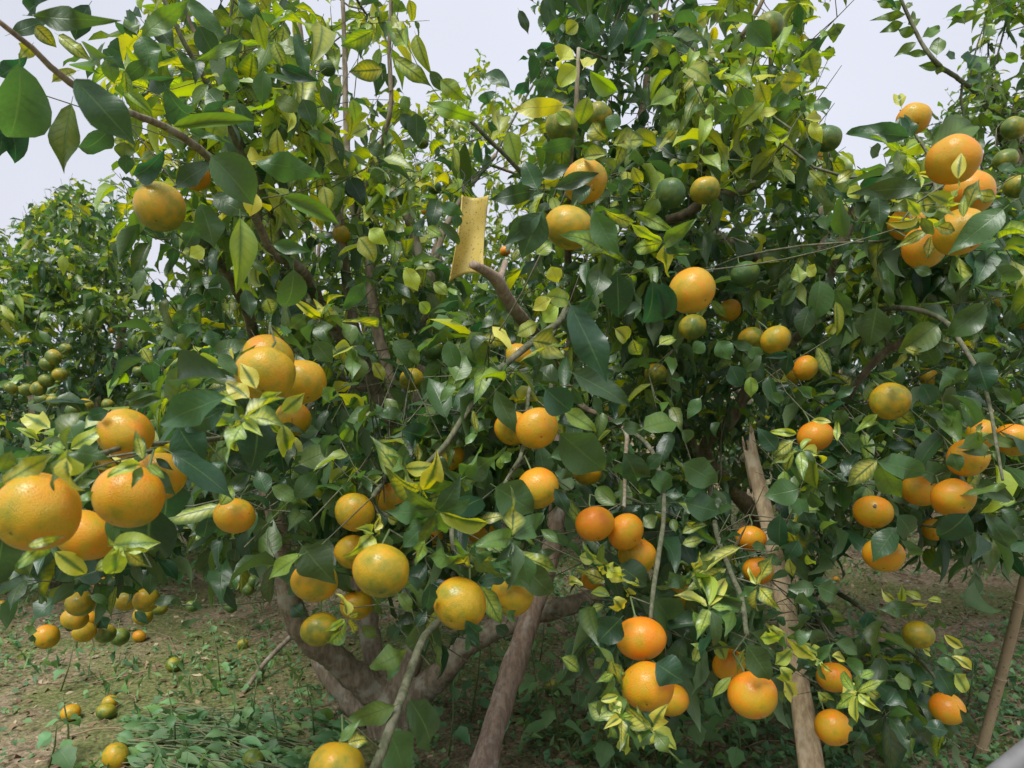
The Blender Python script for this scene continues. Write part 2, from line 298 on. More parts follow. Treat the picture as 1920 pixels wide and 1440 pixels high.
# ---------------------------------------------------------------- fruit data: x, y, diameter (photo pixels), ripeness, label
AM = 'yellow orange'
FR = [
# near-left bunch
(70,960,146,.78,'biggest mandarin, cut by the left edge in the close bunch'),
(160,1003,104,.85,'orange mandarin hanging between the biggest fruit and the two yellow margined leaves'),
(242,930,122,.82,'broad orange mandarin in the middle of the close bunch, grey green leaf on its shoulder'),
(300,893,90,.80,'mandarin half hidden behind the broad middle one of the close bunch, leaf across top'),
(200,882,56,.75,'sliver of mandarin wedged between the broad fruit and the top fruit of the close bunch'),
(235,813,98,.74,'top mandarin of the close bunch, over the two pale leaves'),
# upper-left bunch with rosette
(500,676,98,.72,'rearmost and topmost mandarin of the bunch behind the striped leaf rosette'),
(498,702,108,.70,'large dull yellow mandarin in front of its bunch, behind the striped leaf rosette'),
(567,716,88,.74,'round mandarin at the right end of the bunch beside the striped leaf rosette'),
(550,785,64,.76,'mandarin peeping out under its bunch, striped yellow leaves over it'),
# centre left bunch
(665,960,72,.68,'yellow mandarin at the top left of the centre bunch, small brown mark at its foot'),
(737,935,62,.80,'orange mandarin under the tip of a long mottled leaf'),
(663,1035,68,.74,'shiny mandarin tucked behind the largest fruit of the centre bunch'),
(715,1070,104,.62,'largest mandarin of the centre bunch, orange above and greenish yellow below'),
(590,1090,84,.74,'mandarin with a broad bluish green leaf draped over its right half'),
(668,1135,60,.74,'mandarin under the largest centre fruit, partly covered by a narrow leaf'),
(600,1180,68,.44,'greenish yellow mandarin hanging lowest in front of the forked trunk'),
(440,967,75,.80,'single orange mandarin in the shade beside the left limb of the trunk'),
(632,1436,98,.62,'yellow mandarin cut off by the bottom edge of the picture'),
(862,1131,96,.72,'orange mandarin hanging left of the leaning reddish pole, leaf over its right edge'),
(960,1114,80,.70,'mandarin with its right side against the leaning reddish pole, broad leaf above'),
(903,1000,50,.80,'mandarin glimpsed through mottled leaves just left of the leaning pole'),
(808,1005,44,.80,'mandarin almost wholly hidden by mottled leaves in the centre'),
# centre
(1007,803,78,.82,'round orange mandarin in the centre with a dot at its blossom end'),
(962,803,70,.80,'mandarin half behind the round centre one, dark leaf across it'),
(1008,915,80,.70,'yellow orange mandarin below the round centre pair, leaf over its lower left'),
(838,853,66,.74,'mandarin hidden behind crossing narrow leaves and a grey stem'),
(972,668,50,.76,'mandarin behind the long grey stem in the centre'),
(772,711,44,.48,'half green half orange mandarin beside the brown limb'),
(810,655,42,.26,'round green mandarin right of the brown limb, above the half orange one'),
(922,608,22,.90,'tiny bright orange mandarin seen deep between leaves in the centre'),
(1115,982,72,.86,'left one of the two touching orange mandarins right of the reddish pole'),
(1173,997,70,.86,'right one of the two touching orange mandarins right of the reddish pole'),
(1195,1042,68,.82,'mandarin below the touching pair with a broad leaf in front of its foot'),
(1100,885,54,.60,'dull yellow mandarin behind broad leaves right of the centre fruits'),
(1275,1118,54,.78,'mandarin behind the drooping mottled leaves, beside a pale stem'),
(1112,1085,44,.74,'mandarin nearly covered by striped leaves left of the pale stem'),
(1201,1197,90,.92,'deep orange mandarin, upper of the stacked pair at lower centre right'),
(1214,1287,94,.84,'large mandarin, lower front one of the stacked pair at lower centre right'),
(1258,1312,66,.80,'mandarin peeping out at the right behind the stacked pair'),
(1411,1303,88,.86,'broad orange mandarin, left of the split wooden post, crease in its skin'),
(1367,1245,62,.86,'mandarin above the broad one, with a yellow leaf over its top'),
# upper left / top
(300,388,90,.60,'smooth amber mandarin hanging alone at upper left below the branch'),
(368,332,50,.88,'orange mandarin behind leaves right above the lone amber one'),
(12,202,72,.55,'mandarin behind the big hanging leaf in the top left corner'),
(614,128,30,.12,'small green mandarin high in the yellowish crown'),
(664,352,38,.10,'dark green mandarin among leaves in the upper left crown'),
(815,352,26,.14,'small dark green mandarin left above the yellow trap'),
(792,268,24,.34,'small yellowish green mandarin high above the yellow trap'),
(573,330,22,.85,'tiny pinkish orange mandarin behind the pale grey leaf'),
(1097,340,84,.74,'mandarin with a dark green leaf crossing it, upper of the pair near top centre'),
(1067,427,90,.62,'amber mandarin with a dark dot, lower of the pair near top centre'),
(1053,236,60,.42,'dull yellow mandarin behind an upright twig at top centre'),
(1122,217,50,.42,'dull yellow mandarin with a pale curled leaf at its right, top centre'),
(1257,362,56,.14,'light green mandarin right of the amber pair'),
(1322,357,54,.48,'olive yellow mandarin by the fork of the upper right branch'),
(1440,52,58,.30,'pale greenish mandarin against the sky near the top, dark leaf in front'),
(1552,260,50,.10,'green mandarin standing against the sky at upper right'),
(1535,298,30,.86,'small orange mandarin under the green one at upper right'),
(1508,252,24,.86,'tiny orange mandarin left of the green one at upper right'),
(1713,223,58,.80,'orange mandarin with dimpled top behind two upright leaves at upper right'),
(1787,300,90,.88,'top orange mandarin of the right bunch, small pointed leaf before it'),
(1817,362,84,.84,'second mandarin from the top of the right bunch, pointed leaves on its face'),
(1700,420,64,.82,'left mandarin of the right bunch, covered by striped leaves'),
(1733,463,80,.86,'lowest mandarin of the right bunch'),
(1800,435,90,.80,'mandarin of the right bunch under the big dark curved leaf'),
(1900,240,42,.36,'olive mandarin near the right edge, uppermost of the dull ones'),
(1885,300,44,.30,'mottled greenish mandarin right of the orange bunch'),
(1908,350,46,.32,'olive green mandarin at the right edge beside the orange bunch'),
# middle right
(1297,545,86,.76,'orange mandarin with narrow leaves over its left and top, centre right'),
(1298,613,50,.36,'yellowish green mandarin right under the orange one at centre right'),
(1397,514,52,.14,'plain green mandarin at centre right'),
(1368,582,42,.82,'orange mandarin behind a pale green leaf at centre right'),
(1408,634,46,.56,'left one of the two yellow mandarins in the shady right crown'),
(1454,637,56,.50,'right one of the two yellow mandarins in the shady right crown'),
(1510,690,48,.80,'orange mandarin with a dark leaf on it in the shady right crown'),
(1488,700,42,.66,'dull orange mandarin close behind the one with the dark leaf'),
(1230,701,42,.36,'olive brown mandarin alone among leaves right of centre'),
(1669,752,70,.56,'plain yellow mandarin with an arched leaf over its stalk'),
(1528,818,64,.90,'bright orange mandarin right above the splintered post top'),
(1740,707,32,.72,'small mandarin glimpsed between grey leaves at right'),
(1815,858,74,.74,'mandarin with a narrow leaf and a pointed leaf across it, right side'),
(1840,815,56,.78,'mandarin behind crossing grey leaves on the right side'),
(1900,825,66,.80,'mandarin cut by the right edge, bright green leaf across it'),
(1858,877,34,.12,'green mandarin hanging just below the right side trio'),
(1725,920,64,.82,'left one of the two neighbouring mandarins on the right side, curled leaf before it'),
(1787,933,74,.80,'right one of the two neighbouring mandarins on the right side'),
(1637,960,68,.76,'mandarin hanging over the bare soil at right, above the leaf covered one'),
(1657,1040,70,.78,'mandarin with a folded green leaf standing over its upper left'),
(1750,993,42,.76,'mandarin mostly hidden behind the big dark leaves at right'),
(1408,1010,54,.84,'upper one of the two small orange mandarins left of the post'),
(1421,1070,54,.86,'lower one of the two small orange mandarins left of the post'),
(1722,1190,54,.50,'dark yellow mandarin on the thin low branch at right'),
(1776,1328,60,.72,'mandarin at the very end of the low branch by the bamboo cane'),
(1563,1270,62,.86,'upper orange mandarin of the low bunch right of the post'),
(1562,1364,66,.78,'lowest mandarin hanging right beside the foot of the post'),
(1642,1335,42,.74,'mandarin half hidden by striped leaves in the low bunch'),
(1605,1246,32,.86,'edge of a mandarin behind a leaf in the low bunch'),
(1862,565,28,.55,'small yellow mandarin among grey leaves near the right edge'),
(1828,553,30,.24,'small green mandarin left of the small yellow one near the right edge'),
(1917,602,30,.80,'small orange mandarin at the right edge, middle height'),
# low-left cluster
(151,1132,52,.56,'shiny yellow mandarin at the front of the low bunch over the path'),
(132,1112,42,.66,'orange mandarin behind the shiny yellow one of the low bunch'),
(140,1160,46,.62,'mandarin under the shiny yellow one, dark leaf between them'),
(165,1162,40,.70,'orange mandarin wedged right below the shiny yellow one'),
(158,1185,40,.66,'dull orange mandarin at the bottom of the low bunch'),
(237,1127,40,.46,'greenish yellow mandarin with a small leaf, left of the low pair'),
(275,1125,46,.54,'yellow mandarin with a dark leaf on its shoulder in the low bunch'),
(268,1155,36,.56,'mandarin just beneath the yellow pair of the low bunch'),
(297,1140,32,.30,'greenish mandarin at the right end of the low bunch'),
(197,1188,38,.34,'olive mandarin left of the darker one at the foot of the low bunch'),
(224,1194,35,.26,'dark olive mandarin at the foot of the low bunch'),
(87,1194,44,.74,'shiny orange mandarin hanging lowest at the left, single leaf beside it'),
(192,1085,42,.82,'orange mandarin in shadow right under the close bunch'),
]
# small fruit of the trees behind: x, y, d, ripeness, where
FB = [(100,670,30,.34,'l'),(88,683,28,.28,'l'),(123,655,24,.28,'l'),(112,702,28,.32,'l'),(87,714,28,.22,'l'),(72,729,28,.34,'l'),(50,731,25,.24,'l'),(20,728,24,.26,'l'),
(100,752,24,.30,'l'),(78,750,24,.22,'l'),(161,760,29,.44,'l'),(136,770,26,.24,'l'),(202,758,22,.24,'l'),(260,697,22,.3,'l'),(272,707,18,.3,'l'),(252,658,16,.34,'l'),
(170,600,13,.5,'l'),(292,630,14,.45,'l'),(335,570,16,.4,'l'),(62,565,12,.6,'l'),(115,525,16,.85,'u'),(85,527,12,.85,'u'),(256,482,12,.9,'u'),(210,620,12,.7,'l'),
(465,1105,24,.26,'s'),(475,1090,22,.24,'s'),(360,1137,24,.12,'s'),(433,1138,24,.12,'s'),(447,1013,26,.16,'s'),(445,1030,22,.14,'s'),
(1508,378,24,.3,'r'),(1577,398,26,.45,'r'),(1382,390,22,.26,'r'),(1409,385,18,.22,'r'),(1370,445,18,.2,'r'),(1412,450,18,.2,'r'),(1380,897,20,.18,'r'),(1393,882,20,.16,'r'),(1490,240,18,.85,'r'),
(797,395,18,.8,'c'),(947,471,20,.85,'c'),(1207,743,13,.85,'c'),(825,395,14,.85,'c'),(1004,300,12,.85,'c'),(1897,437,30,.28,'t'),(1860,420,22,.3,'t'),(640,440,36,.55,'c'),(472,378,34,.5,'c')]
FBL = {'l': ('small olive mandarins on the dense tree at the left', 'small olive mandarin clustered on the dense tree at the left'),
 'u': ('orange mandarins near the top of the left tree', 'small orange mandarin near the top of the left tree'),
 's': ('dark green mandarins in the shade left of the trunk', 'small dark green mandarin in the shade left of the forked trunk'),
 'r': ('unripe mandarins in the tree behind at upper right', 'small unripe mandarin in the dark tree behind the right crown'),
 'c': ('distant mandarins glimpsed through the centre crown', 'tiny distant mandarin glimpsed through the centre crown'),
 't': ('greenish mandarins at the right edge', 'greenish mandarin at the right edge beside the orange bunch')}
FG = [(217,1418,48,.52,'yellow mandarin fallen on the ground, nearest the camera'),(199,1334,34,.26,'green fallen mandarin touching a yellow one'),(206,1317,27,.56,'yellow fallen mandarin close behind the green one'),
(133,1336,34,.62,'fallen mandarin half orange half green, left of the touching pair'),(325,1246,27,.26,'olive fallen mandarin alone on green ground cover'),(261,1193,24,.82,'pale orange fallen mandarin below the low bunch'),
(1038,1290,33,.24,'green fallen mandarin among weeds right of the reddish pole'),(475,1426,42,.18,'dull green fallen mandarin at the bottom edge among cut weeds'),(455,1208,20,.5,'half rotten fallen mandarin left of the trunk fork'),
(1567,1087,14,.8,'tiny orange fallen mandarin on bare soil beyond the post'),(4,1133,16,.72,'fallen mandarin at the left edge far back on the soil'),(1297,1297-20,20,.2,'green fallen mandarin between the low bunches and the weeds')]

def fruit_mesh(nu, nv, seed):
    r = random.Random(seed); ob = r.uniform(.80, .94); k = r.uniform(0, 6); lob = r.uniform(.006, .02); V = []; 
    lean = r.uniform(-.03, .03)
    for i in range(nv + 1):
        ph = math.pi * i / nv; z = math.cos(ph); s = math.sin(ph)
        for j in range(nu):
            th = 2 * math.pi * j / nu; q = 1 + lob * math.sin(5 * th + k) + .022 * math.sin(2 * th + k) + .008 * math.sin(3 * th + 4 * ph)
            dim = .065 * math.exp(-(s / .20) ** 2) if z > 0 else .045 * math.exp(-(s / .16) ** 2)
            x, y = s * math.cos(th) * q, s * math.sin(th) * q
            V.append((.5 * x + lean * z, .5 * y, .5 * (z * ob * (1 - dim))))
    V = np.array(V); i = np.arange(nv)[:, None] * nu; j = np.arange(nu)[None]; kk = (j + 1) % nu
    return V, np.stack([i + j, i + nu + j, i + nu + kk, i + kk], -1).reshape(-1, 4)
_fm = {}
def fruit(x, y, dpx, ripe, label, group, d=None, D=None, near=True, centre=None, hang=True, cat='mandarin', name='mandarin'):
    if D is None: D = .068 if dpx >= 60 else (.062 if dpx >= 35 else .06)
    if d is None: d = F * D / dpx
    else: D = dpx * d / F
    c = P(x, y, d) if centre is None else centre
    k = random.randrange(9); key = (k, dpx > 30, round(D, 4))
    if key not in _fm:
        V, Q = fruit_mesh(*((36, 24) if dpx > 30 else (16, 12)), k); _fm[key] = mesh_np('mandarin', V * D * 1.03, Q, M_FRUIT)
    o = link(name, _fm[key], None, c); o['ripeness'] = float(ripe)
    tilt = -random.uniform(.35, 1.15); az = random.uniform(-.8, .8)
    e = Matrix.Rotation(az, 4, 'Z') @ Matrix.Rotation(tilt, 4, 'X') @ Matrix.Rotation(random.uniform(0, 6), 4, 'Z')
    o.rotation_euler = e.to_euler(); tag(o, label, cat, group)
    top = c + np.array(e.to_3x3() @ Vector((0, 0, D * .43))); ax = np.array(e.to_3x3() @ Vector((0, 0, 1)))
    end = top + ax * .012 + np.array((random.uniform(-.008, .008), .020, .012))
    if hang:
        pts = np.array([(*(top - ax * .004), .0042), (*(top + ax * .001), .0038), (*(top + ax * .003), .0016), (*(top + ax * .010), .0014), (*end, .0016)])
        v, q = tube_arrays(pts, 6, 0, True); s = link('stalk', mesh_np('stalk', v - c, q, M_STALK)); s.parent = o
        s.matrix_parent_inverse = Matrix.Identity(4); s.matrix_basis = e.inverted()
    return dict(x=x, y=y, r=dpx / 2, d=c[1], D=D, c=c, end=end)
FRUITS = []
def settle(L):                   # overlapping fruit: the smaller (rear) one hangs further back until the skins only touch
    out = []
    for f in L:
        D = .068 if f[2] >= 60 else (.062 if f[2] >= 35 else .06); out.append([f, F * D / f[2], D])
    for it in range(60):
        moved = False
        for i in range(len(out)):
            for j in range(i):
                a, b = out[i], out[j]; pa, pb = P(a[0][0], a[0][1], a[1]), P(b[0][0], b[0][1], b[1]); g = np.linalg.norm(pa - pb); need = (a[2] + b[2]) / 2 * .97
                if g < need:
                    r = a if a[0][2] < b[0][2] or (a[0][2] == b[0][2] and a[0][1] < b[0][1]) else b
                    r[1] += .006; r[2] = r[0][2] * r[1] / F; moved = True
        if not moved: break
    return out
for f, d, D in settle(FR):
    FRUITS.append(fruit(f[0], f[1], f[2], f[3] - (.085 if (f[0] < 1100 or f[1] < 700) and f[3] > .55 else .02), f[4], 'mandarins hanging on the near trees', d=d))
# ---------------------------------------------------------------- trees
T1 = empty('mandarin_tree', P(735, 1350, 2.7) * (1, 1, 0), 'nearest mandarin tree with low forked trunk and fruit laden branches reaching to the camera', 'tree', 'mandarin trees of the orchard')
T2 = empty('mandarin_tree', P(1512, 1180, 3.5) * (1, 1, 0), 'mandarin tree on the right with slim dark trunk behind the split wooden post', 'tree', 'mandarin trees of the orchard')
T3 = empty('mandarin_tree', (-3.0, 4.6, 0), 'dense round mandarin tree at the far left full of small olive fruit', 'tree', 'mandarin trees of the orchard')
T4 = empty('mandarin_tree', (2.75, 3.6, 0), 'bright green tree at the upper right edge with a long leafy shoot against the sky', 'tree', 'mandarin trees of the orchard')
T5 = empty('mandarin_tree', (-.35, 5.6, 0), 'light yellowish green tree behind the yellow trap with a pointed top', 'tree', 'mandarin trees of the orchard')
T6 = empty('mandarin_tree', (2.3, 5.6, 0), 'dark green tree behind the right crown with thick pale trunk', 'tree', 'mandarin trees of the orchard')
T7 = empty('mandarin_tree', (-1.9, 6.0, 0), 'tree with yellowing leaves standing behind the left half of the nearest tree', 'tree', 'mandarin trees of the orchard')

# limbs of the two near trees: photo pixels x, y, depth, width in pixels
def W(rows):
    out = []
    for (x, y, d, w) in rows: p = P(x, y, d); out.append((*p, w * d / F / 2))
    return np.array(out)
LIMBS = {id(T1): [
 ('trunk', M_BARK, [(742,1400,2.72,125),(738,1350,2.70,112),(735,1300,2.70,105),(732,1272,2.70,70)]),
 ('branch', M_BARK, [(735,1315,2.70,70),(690,1280,2.66,58),(640,1245,2.6,50),(590,1205,2.52,47),(555,1160,2.46,44),(535,1090,2.42,40),(522,1000,2.4,36),(505,930,2.42,32),(480,860,2.45,28),(455,760,2.5,24),(470,690,2.52,22)]),
 ('branch', M_BARK, [(700,1345,2.74,60),(660,1310,2.78,50),(625,1270,2.8,44),(590,1215,2.86,34),(560,1150,2.95,28)]),
 ('branch', M_BARK, [(728,1300,2.72,64),(705,1240,2.74,42),(690,1160,2.76,36),(672,1060,2.8,32),(676,930,2.8,28),(668,820,2.85,24),(640,720,2.9,22),(600,600,2.95,20),(565,500,3.0,18)]),
 ('branch', M_BARK, [(745,1300,2.68,66),(775,1230,2.66,42),(788,1160,2.66,34),(785,1050,2.7,30),(780,920,2.7,26),(775,800,2.7,24)]),
 ('branch', M_BARK, [(755,1318,2.66,64),(820,1270,2.6,50),(870,1215,2.56,42),(930,1180,2.56,40),(1010,1150,2.6,38),(1090,1128,2.66,34),(1170,1090,2.75,28),(1240,1010,2.8,22),(1310,880,2.85,19)]),
 ('branch', M_BARK, [(780,920,2.7,24),(760,830,2.6,26),(735,790,2.5,27),(700,720,2.4,27),(675,660,2.3,24),(655,560,2.25,20),(640,450,2.2,17),(610,330,2.15,14),(540,250,2.1,11),(450,150,2.0,9),(365,60,1.95,8),(330,-60,1.95,6)]),
 ('branch', M_BARK, [(745,795,2.5,24),(735,720,2.55,22),(712,640,2.6,22),(700,570,2.6,20),(690,480,2.6,17),(665,400,2.6,14),(650,260,2.6,11),(646,100,2.6,9),(640,-80,2.6,6)]),
 ('branch', M_BARK, [(700,728,2.42,16),(650,726,2.35,15),(600,742,2.25,12),(560,790,2.1,10)]),
 ('branch', M_BARK, [(477,640,2.5,21),(462,580,2.35,20),(430,520,2.2,18),(395,470,2.1,15),(355,440,2.0,11),(320,420,1.9,7)]),
 ('branch', M_BARK, [(655,650,2.35,24),(613,600,2.2,22),(590,545,2.05,21),(560,500,1.9,18),(515,480,1.8,16),(485,420,1.7,15),(455,365,1.6,15),(400,302,1.4,15),(320,243,1.2,14),(235,208,1.05,13),(130,155,.92,13),(60,90,.86,11),(-40,10,.8,8)]),
 ('branch', M_TWIG, [(485,420,1.72,13),(480,350,1.68,12),(445,270,1.6,12),(385,150,1.5,11),(345,80,1.45,9),(300,-20,1.42,6)]),
 ('branch', M_TWIG, [(590,560,2.05,13),(530,450,1.9,12),(480,330,1.8,12),(440,235,1.75,10),(420,130,1.7,8),(437,0,1.7,5)]),
 ('branch', M_BARK, [(665,440,2.5,13),(690,340,2.4,10),(715,270,2.35,9),(733,200,2.3,9),(730,100,2.3,8),(735,-40,2.3,7)]),
 ('branch', M_BARK, [(640,450,2.2,14),(630,300,2.3,11),(600,190,2.3,9),(570,100,2.3,8),(555,-30,2.3,6)]),
 ('branch', M_BARK, [(790,620,2.7,18),(785,480,2.7,18),(760,400,2.7,16),(735,355,2.7,14)]),
 ('branch', M_BARK, [(775,800,2.7,22),(790,700,2.7,20),(800,590,2.8,24),(815,480,2.9,18),(860,380,3.0,10),(930,290,3.0,8)]),
 ('branch', M_TWIG, [(1070,470,2.2,9),(1010,370,2.0,9),(965,310,1.9,9),(920,265,1.85,9),(880,225,1.8,7),(850,215,1.8,5)]),
 ('branch', M_BARK, [(1060,720,2.5,20),(1075,600,2.4,18),(1065,480,2.2,14),(1068,330,1.9,10),(1080,200,1.8,9),(1085,90,1.8,7)]),
 ('branch', M_TWIG, [(690,1470,.98,20),(715,1410,1.0,19),(745,1330,1.05,18),(770,1260,1.12,17),(795,1195,1.2,15),(840,1130,1.4,13),(850,1000,1.7,12),(800,900,2.0,12),(780,820,2.3,12)]),
 ('branch', M_TWIG, [(790,880,1.25,9),(835,835,1.28,11),(880,765,1.33,12),(930,700,1.4,13),(1000,640,1.5,13),(1050,600,1.7,13),(1065,570,2.1,14)]),
 ('branch', M_TWIG, [(962,880,1.25,8),(975,860,1.26,8),(985,800,1.35,8),(1000,700,1.5,8),(1050,600,1.75,9)]),
 ('branch', M_TWIG, [(940,920,1.2,8),(962,880,1.26,8),(1000,840,1.5,8),(1040,700,2.0,10)]),
 ('branch', M_BARK, [(1137,783,1.9,9),(1172,808,1.75,9),(1173,860,1.6,8),(1170,950,1.32,7)]),
 ('branch', M_BARK, [(1137,783,1.9,9),(1090,760,2.1,12),(1060,720,2.5,16)]),
 ('branch', M_TWIG, [(1220,1160,1.03,8),(1228,1080,1.1,10),(1243,985,1.2,9),(1240,900,1.4,9),(1210,830,1.7,9),(1137,783,1.9,9)]),
 ('branch', M_BARK, [(522,1000,2.4,18),(490,975,2.2,12),(460,940,1.9,9),(440,930,1.3,6)]),
 # carriers of the close bunches
 ('branch', M_TWIG, [(455,790,1.0,9),(490,750,1.2,10),(540,740,1.5,10),(600,742,1.8,11),(650,726,2.3,12)]),
 ('branch', M_TWIG, [(125,880,.78,10),(190,850,.84,10),(262,835,.98,10),(330,830,1.1,10),(420,820,1.4,10),(490,800,1.7,11),(560,790,2.1,11)]),
 ('branch', M_TWIG, [(700,930,1.15,9),(720,900,1.4,10),(740,860,1.8,11),(765,820,2.4,13)]),
 ('branch', M_TWIG, [(850,1030,1.05,9),(840,960,1.2,10),(810,890,1.6,11),(780,840,2.3,13)]),
 ], id(T2): [
 ('trunk', M_BARK, [(1528,1215,3.5,34),(1524,1150,3.45,24),(1518,1060,3.4,21),(1516,960,3.4,21),(1520,880,3.35,22)]),
 ('branch', M_BARK, [(1505,1050,3.42,26),(1440,1000,3.3,22),(1330,870,3.1,22),(1310,868,3.0,8)]),
 ('branch', M_BARK, [(1505,1040,3.4,24),(1330,866,2.9,23),(1370,790,2.6,23),(1415,710,2.5,21),(1470,655,2.4,18),(1520,600,2.3,17),(1570,480,2.2,18),(1600,400,2.15,22),(1625,368,2.1,20),(1650,335,2.0,14)]),
 ('branch', M_BARK, [(1520,900,3.35,26),(1535,800,3.3,26),(1530,700,3.2,26),(1525,600,3.1,24),(1540,500,3.1,24),(1545,380,3.1,20)]),
 ('branch', M_BARK, [(1505,960,3.35,18),(1527,915,2.8,17),(1590,880,2.6,15),(1640,840,2.5,12)]),
 ('branch', M_BARK, [(1527,915,2.8,13),(1560,850,2.4,14),(1590,747,2.1,14),(1630,690,2.0,14),(1665,655,1.95,15),(1700,635,1.9,13),(1725,610,1.85,8)]),
 ('branch', M_BARK, [(1665,655,1.95,9),(1660,625,1.95,8),(1668,570,1.9,6)]),
 ('branch', M_TWIG, [(1880,900,1.2,5),(1847,730,1.35,8),(1800,640,1.42,10),(1763,597,1.5,10),(1690,577,1.6,10),(1600,590,2.0,10),(1525,600,2.8,12)]),
 ('branch', M_BARK, [(1535,620,3.0,24),(1400,470,2.6,22),(1240,428,2.35,20),(1290,400,2.25,20),(1330,373,2.2,20),(1400,355,2.15,17),(1430,325,2.1,15),(1447,240,2.1,12),(1447,140,2.1,9),(1440,60,2.1,6)]),
 ('branch', M_BARK, [(1335,368,2.2,13),(1322,300,2.15,11),(1312,200,2.1,9),(1300,90,2.1,7)]),
 ('branch', M_BARK, [(1345,365,2.2,14),(1365,280,2.3,11),(1420,225,2.4,8),(1450,190,2.4,6)]),
 ('branch', M_BARK, [(1350,362,2.2,13),(1360,290,2.2,11),(1380,220,2.2,9),(1390,150,2.2,7)]),
 ('branch', M_BARK, [(1180,560,2.8,22),(1190,400,2.8,20),(1200,250,2.8,16),(1220,100,2.8,12),(1240,-60,2.8,9)]),
 ('branch', M_BARK, [(1310,868,3.0,22),(1250,720,2.9,22),(1180,560,2.8,22)]),
 ('branch', M_BARK, [(1225,280,2.6,12),(1300,180,2.4,11),(1360,110,2.2,10),(1420,20,2.1,8),(1450,-50,2.1,7)]),
 ('branch', M_BARK, [(1200,300,2.8,14),(1260,200,2.7,11),(1300,180,2.4,11)]),
 ('branch', M_TWIG, [(1780,1312,1.5,5),(1745,1260,1.55,6),(1700,1215,1.65,7),(1640,1160,1.8,8),(1585,1120,2.0,9),(1505,1075,3.0,11)]),
 ('branch', M_TWIG, [(1755,1360,1.6,5),(1700,1310,1.62,7),(1640,1250,1.7,8),(1560,1195,1.8,9),(1520,1130,2.2,10),(1500,1060,2.8,11)]),
 ('branch', M_TWIG, [(1640,950,1.3,6),(1660,880,1.5,8),(1640,840,2.5,11)]),
 ('branch', M_TWIG, [(1400,1190,1.1,9),(1390,1120,1.2,10),(1365,1060,1.35,10),(1340,980,1.7,10),(1330,880,2.6,13)]),
 ('branch', M_TWIG, [(1800,880,1.25,7),(1760,850,1.4,8),(1700,850,1.8,9),(1640,840,2.5,11)]),
 ('branch', M_BARK, [(1920,515,1.5,9),(1860,500,1.6,10),(1800,500,1.7,11),(1700,520,1.9,12),(1600,560,2.2,13)]),
 ('branch', M_TWIG, [(1715,250,1.7,5),(1745,300,1.6,6),(1760,400,1.4,9),(1770,450,1.45,11),(1800,500,1.7,11)]),
 ], id(T4): [
 ('trunk', M_BARK, [(1980,1190,3.6,60),(1975,1000,3.6,52),(1950,700,3.6,46),(1930,450,3.6,40),(1910,250,3.6,34)]),
 ('branch', M_TWIG, [(1910,330,3.6,20),(1850,200,3.0,12),(1800,150,2.6,9),(1760,122,2.3,9),(1725,75,2.3,7),(1690,0,2.3,6),(1670,-60,2.3,4)]),
 ]}
NODES = {}
def put_limbs(T):
    nd = []
    for (nm, mat, rows) in LIMBS[id(T)]:
        sp_ = spline(W(rows), .025 if nm == 'branch' else .03); thick = sp_[:, 3].max() > .008
        k = len(sp_); wob = (R.rand(k, 3) - .5) * .25 * sp_[:, 3:4]; sp_[1:-1, :3] += wob[1:-1]
        sides = 14 if sp_[:, 3].max() > .03 else (10 if thick else 7)
        v, q = tube_arrays(sp_, sides, .14, True); link(nm, mesh_np(nm, v, q, mat), T); nd.append(sp_)
    NODES[id(T)] = nd
for t in (T1, T2, T4): put_limbs(t)

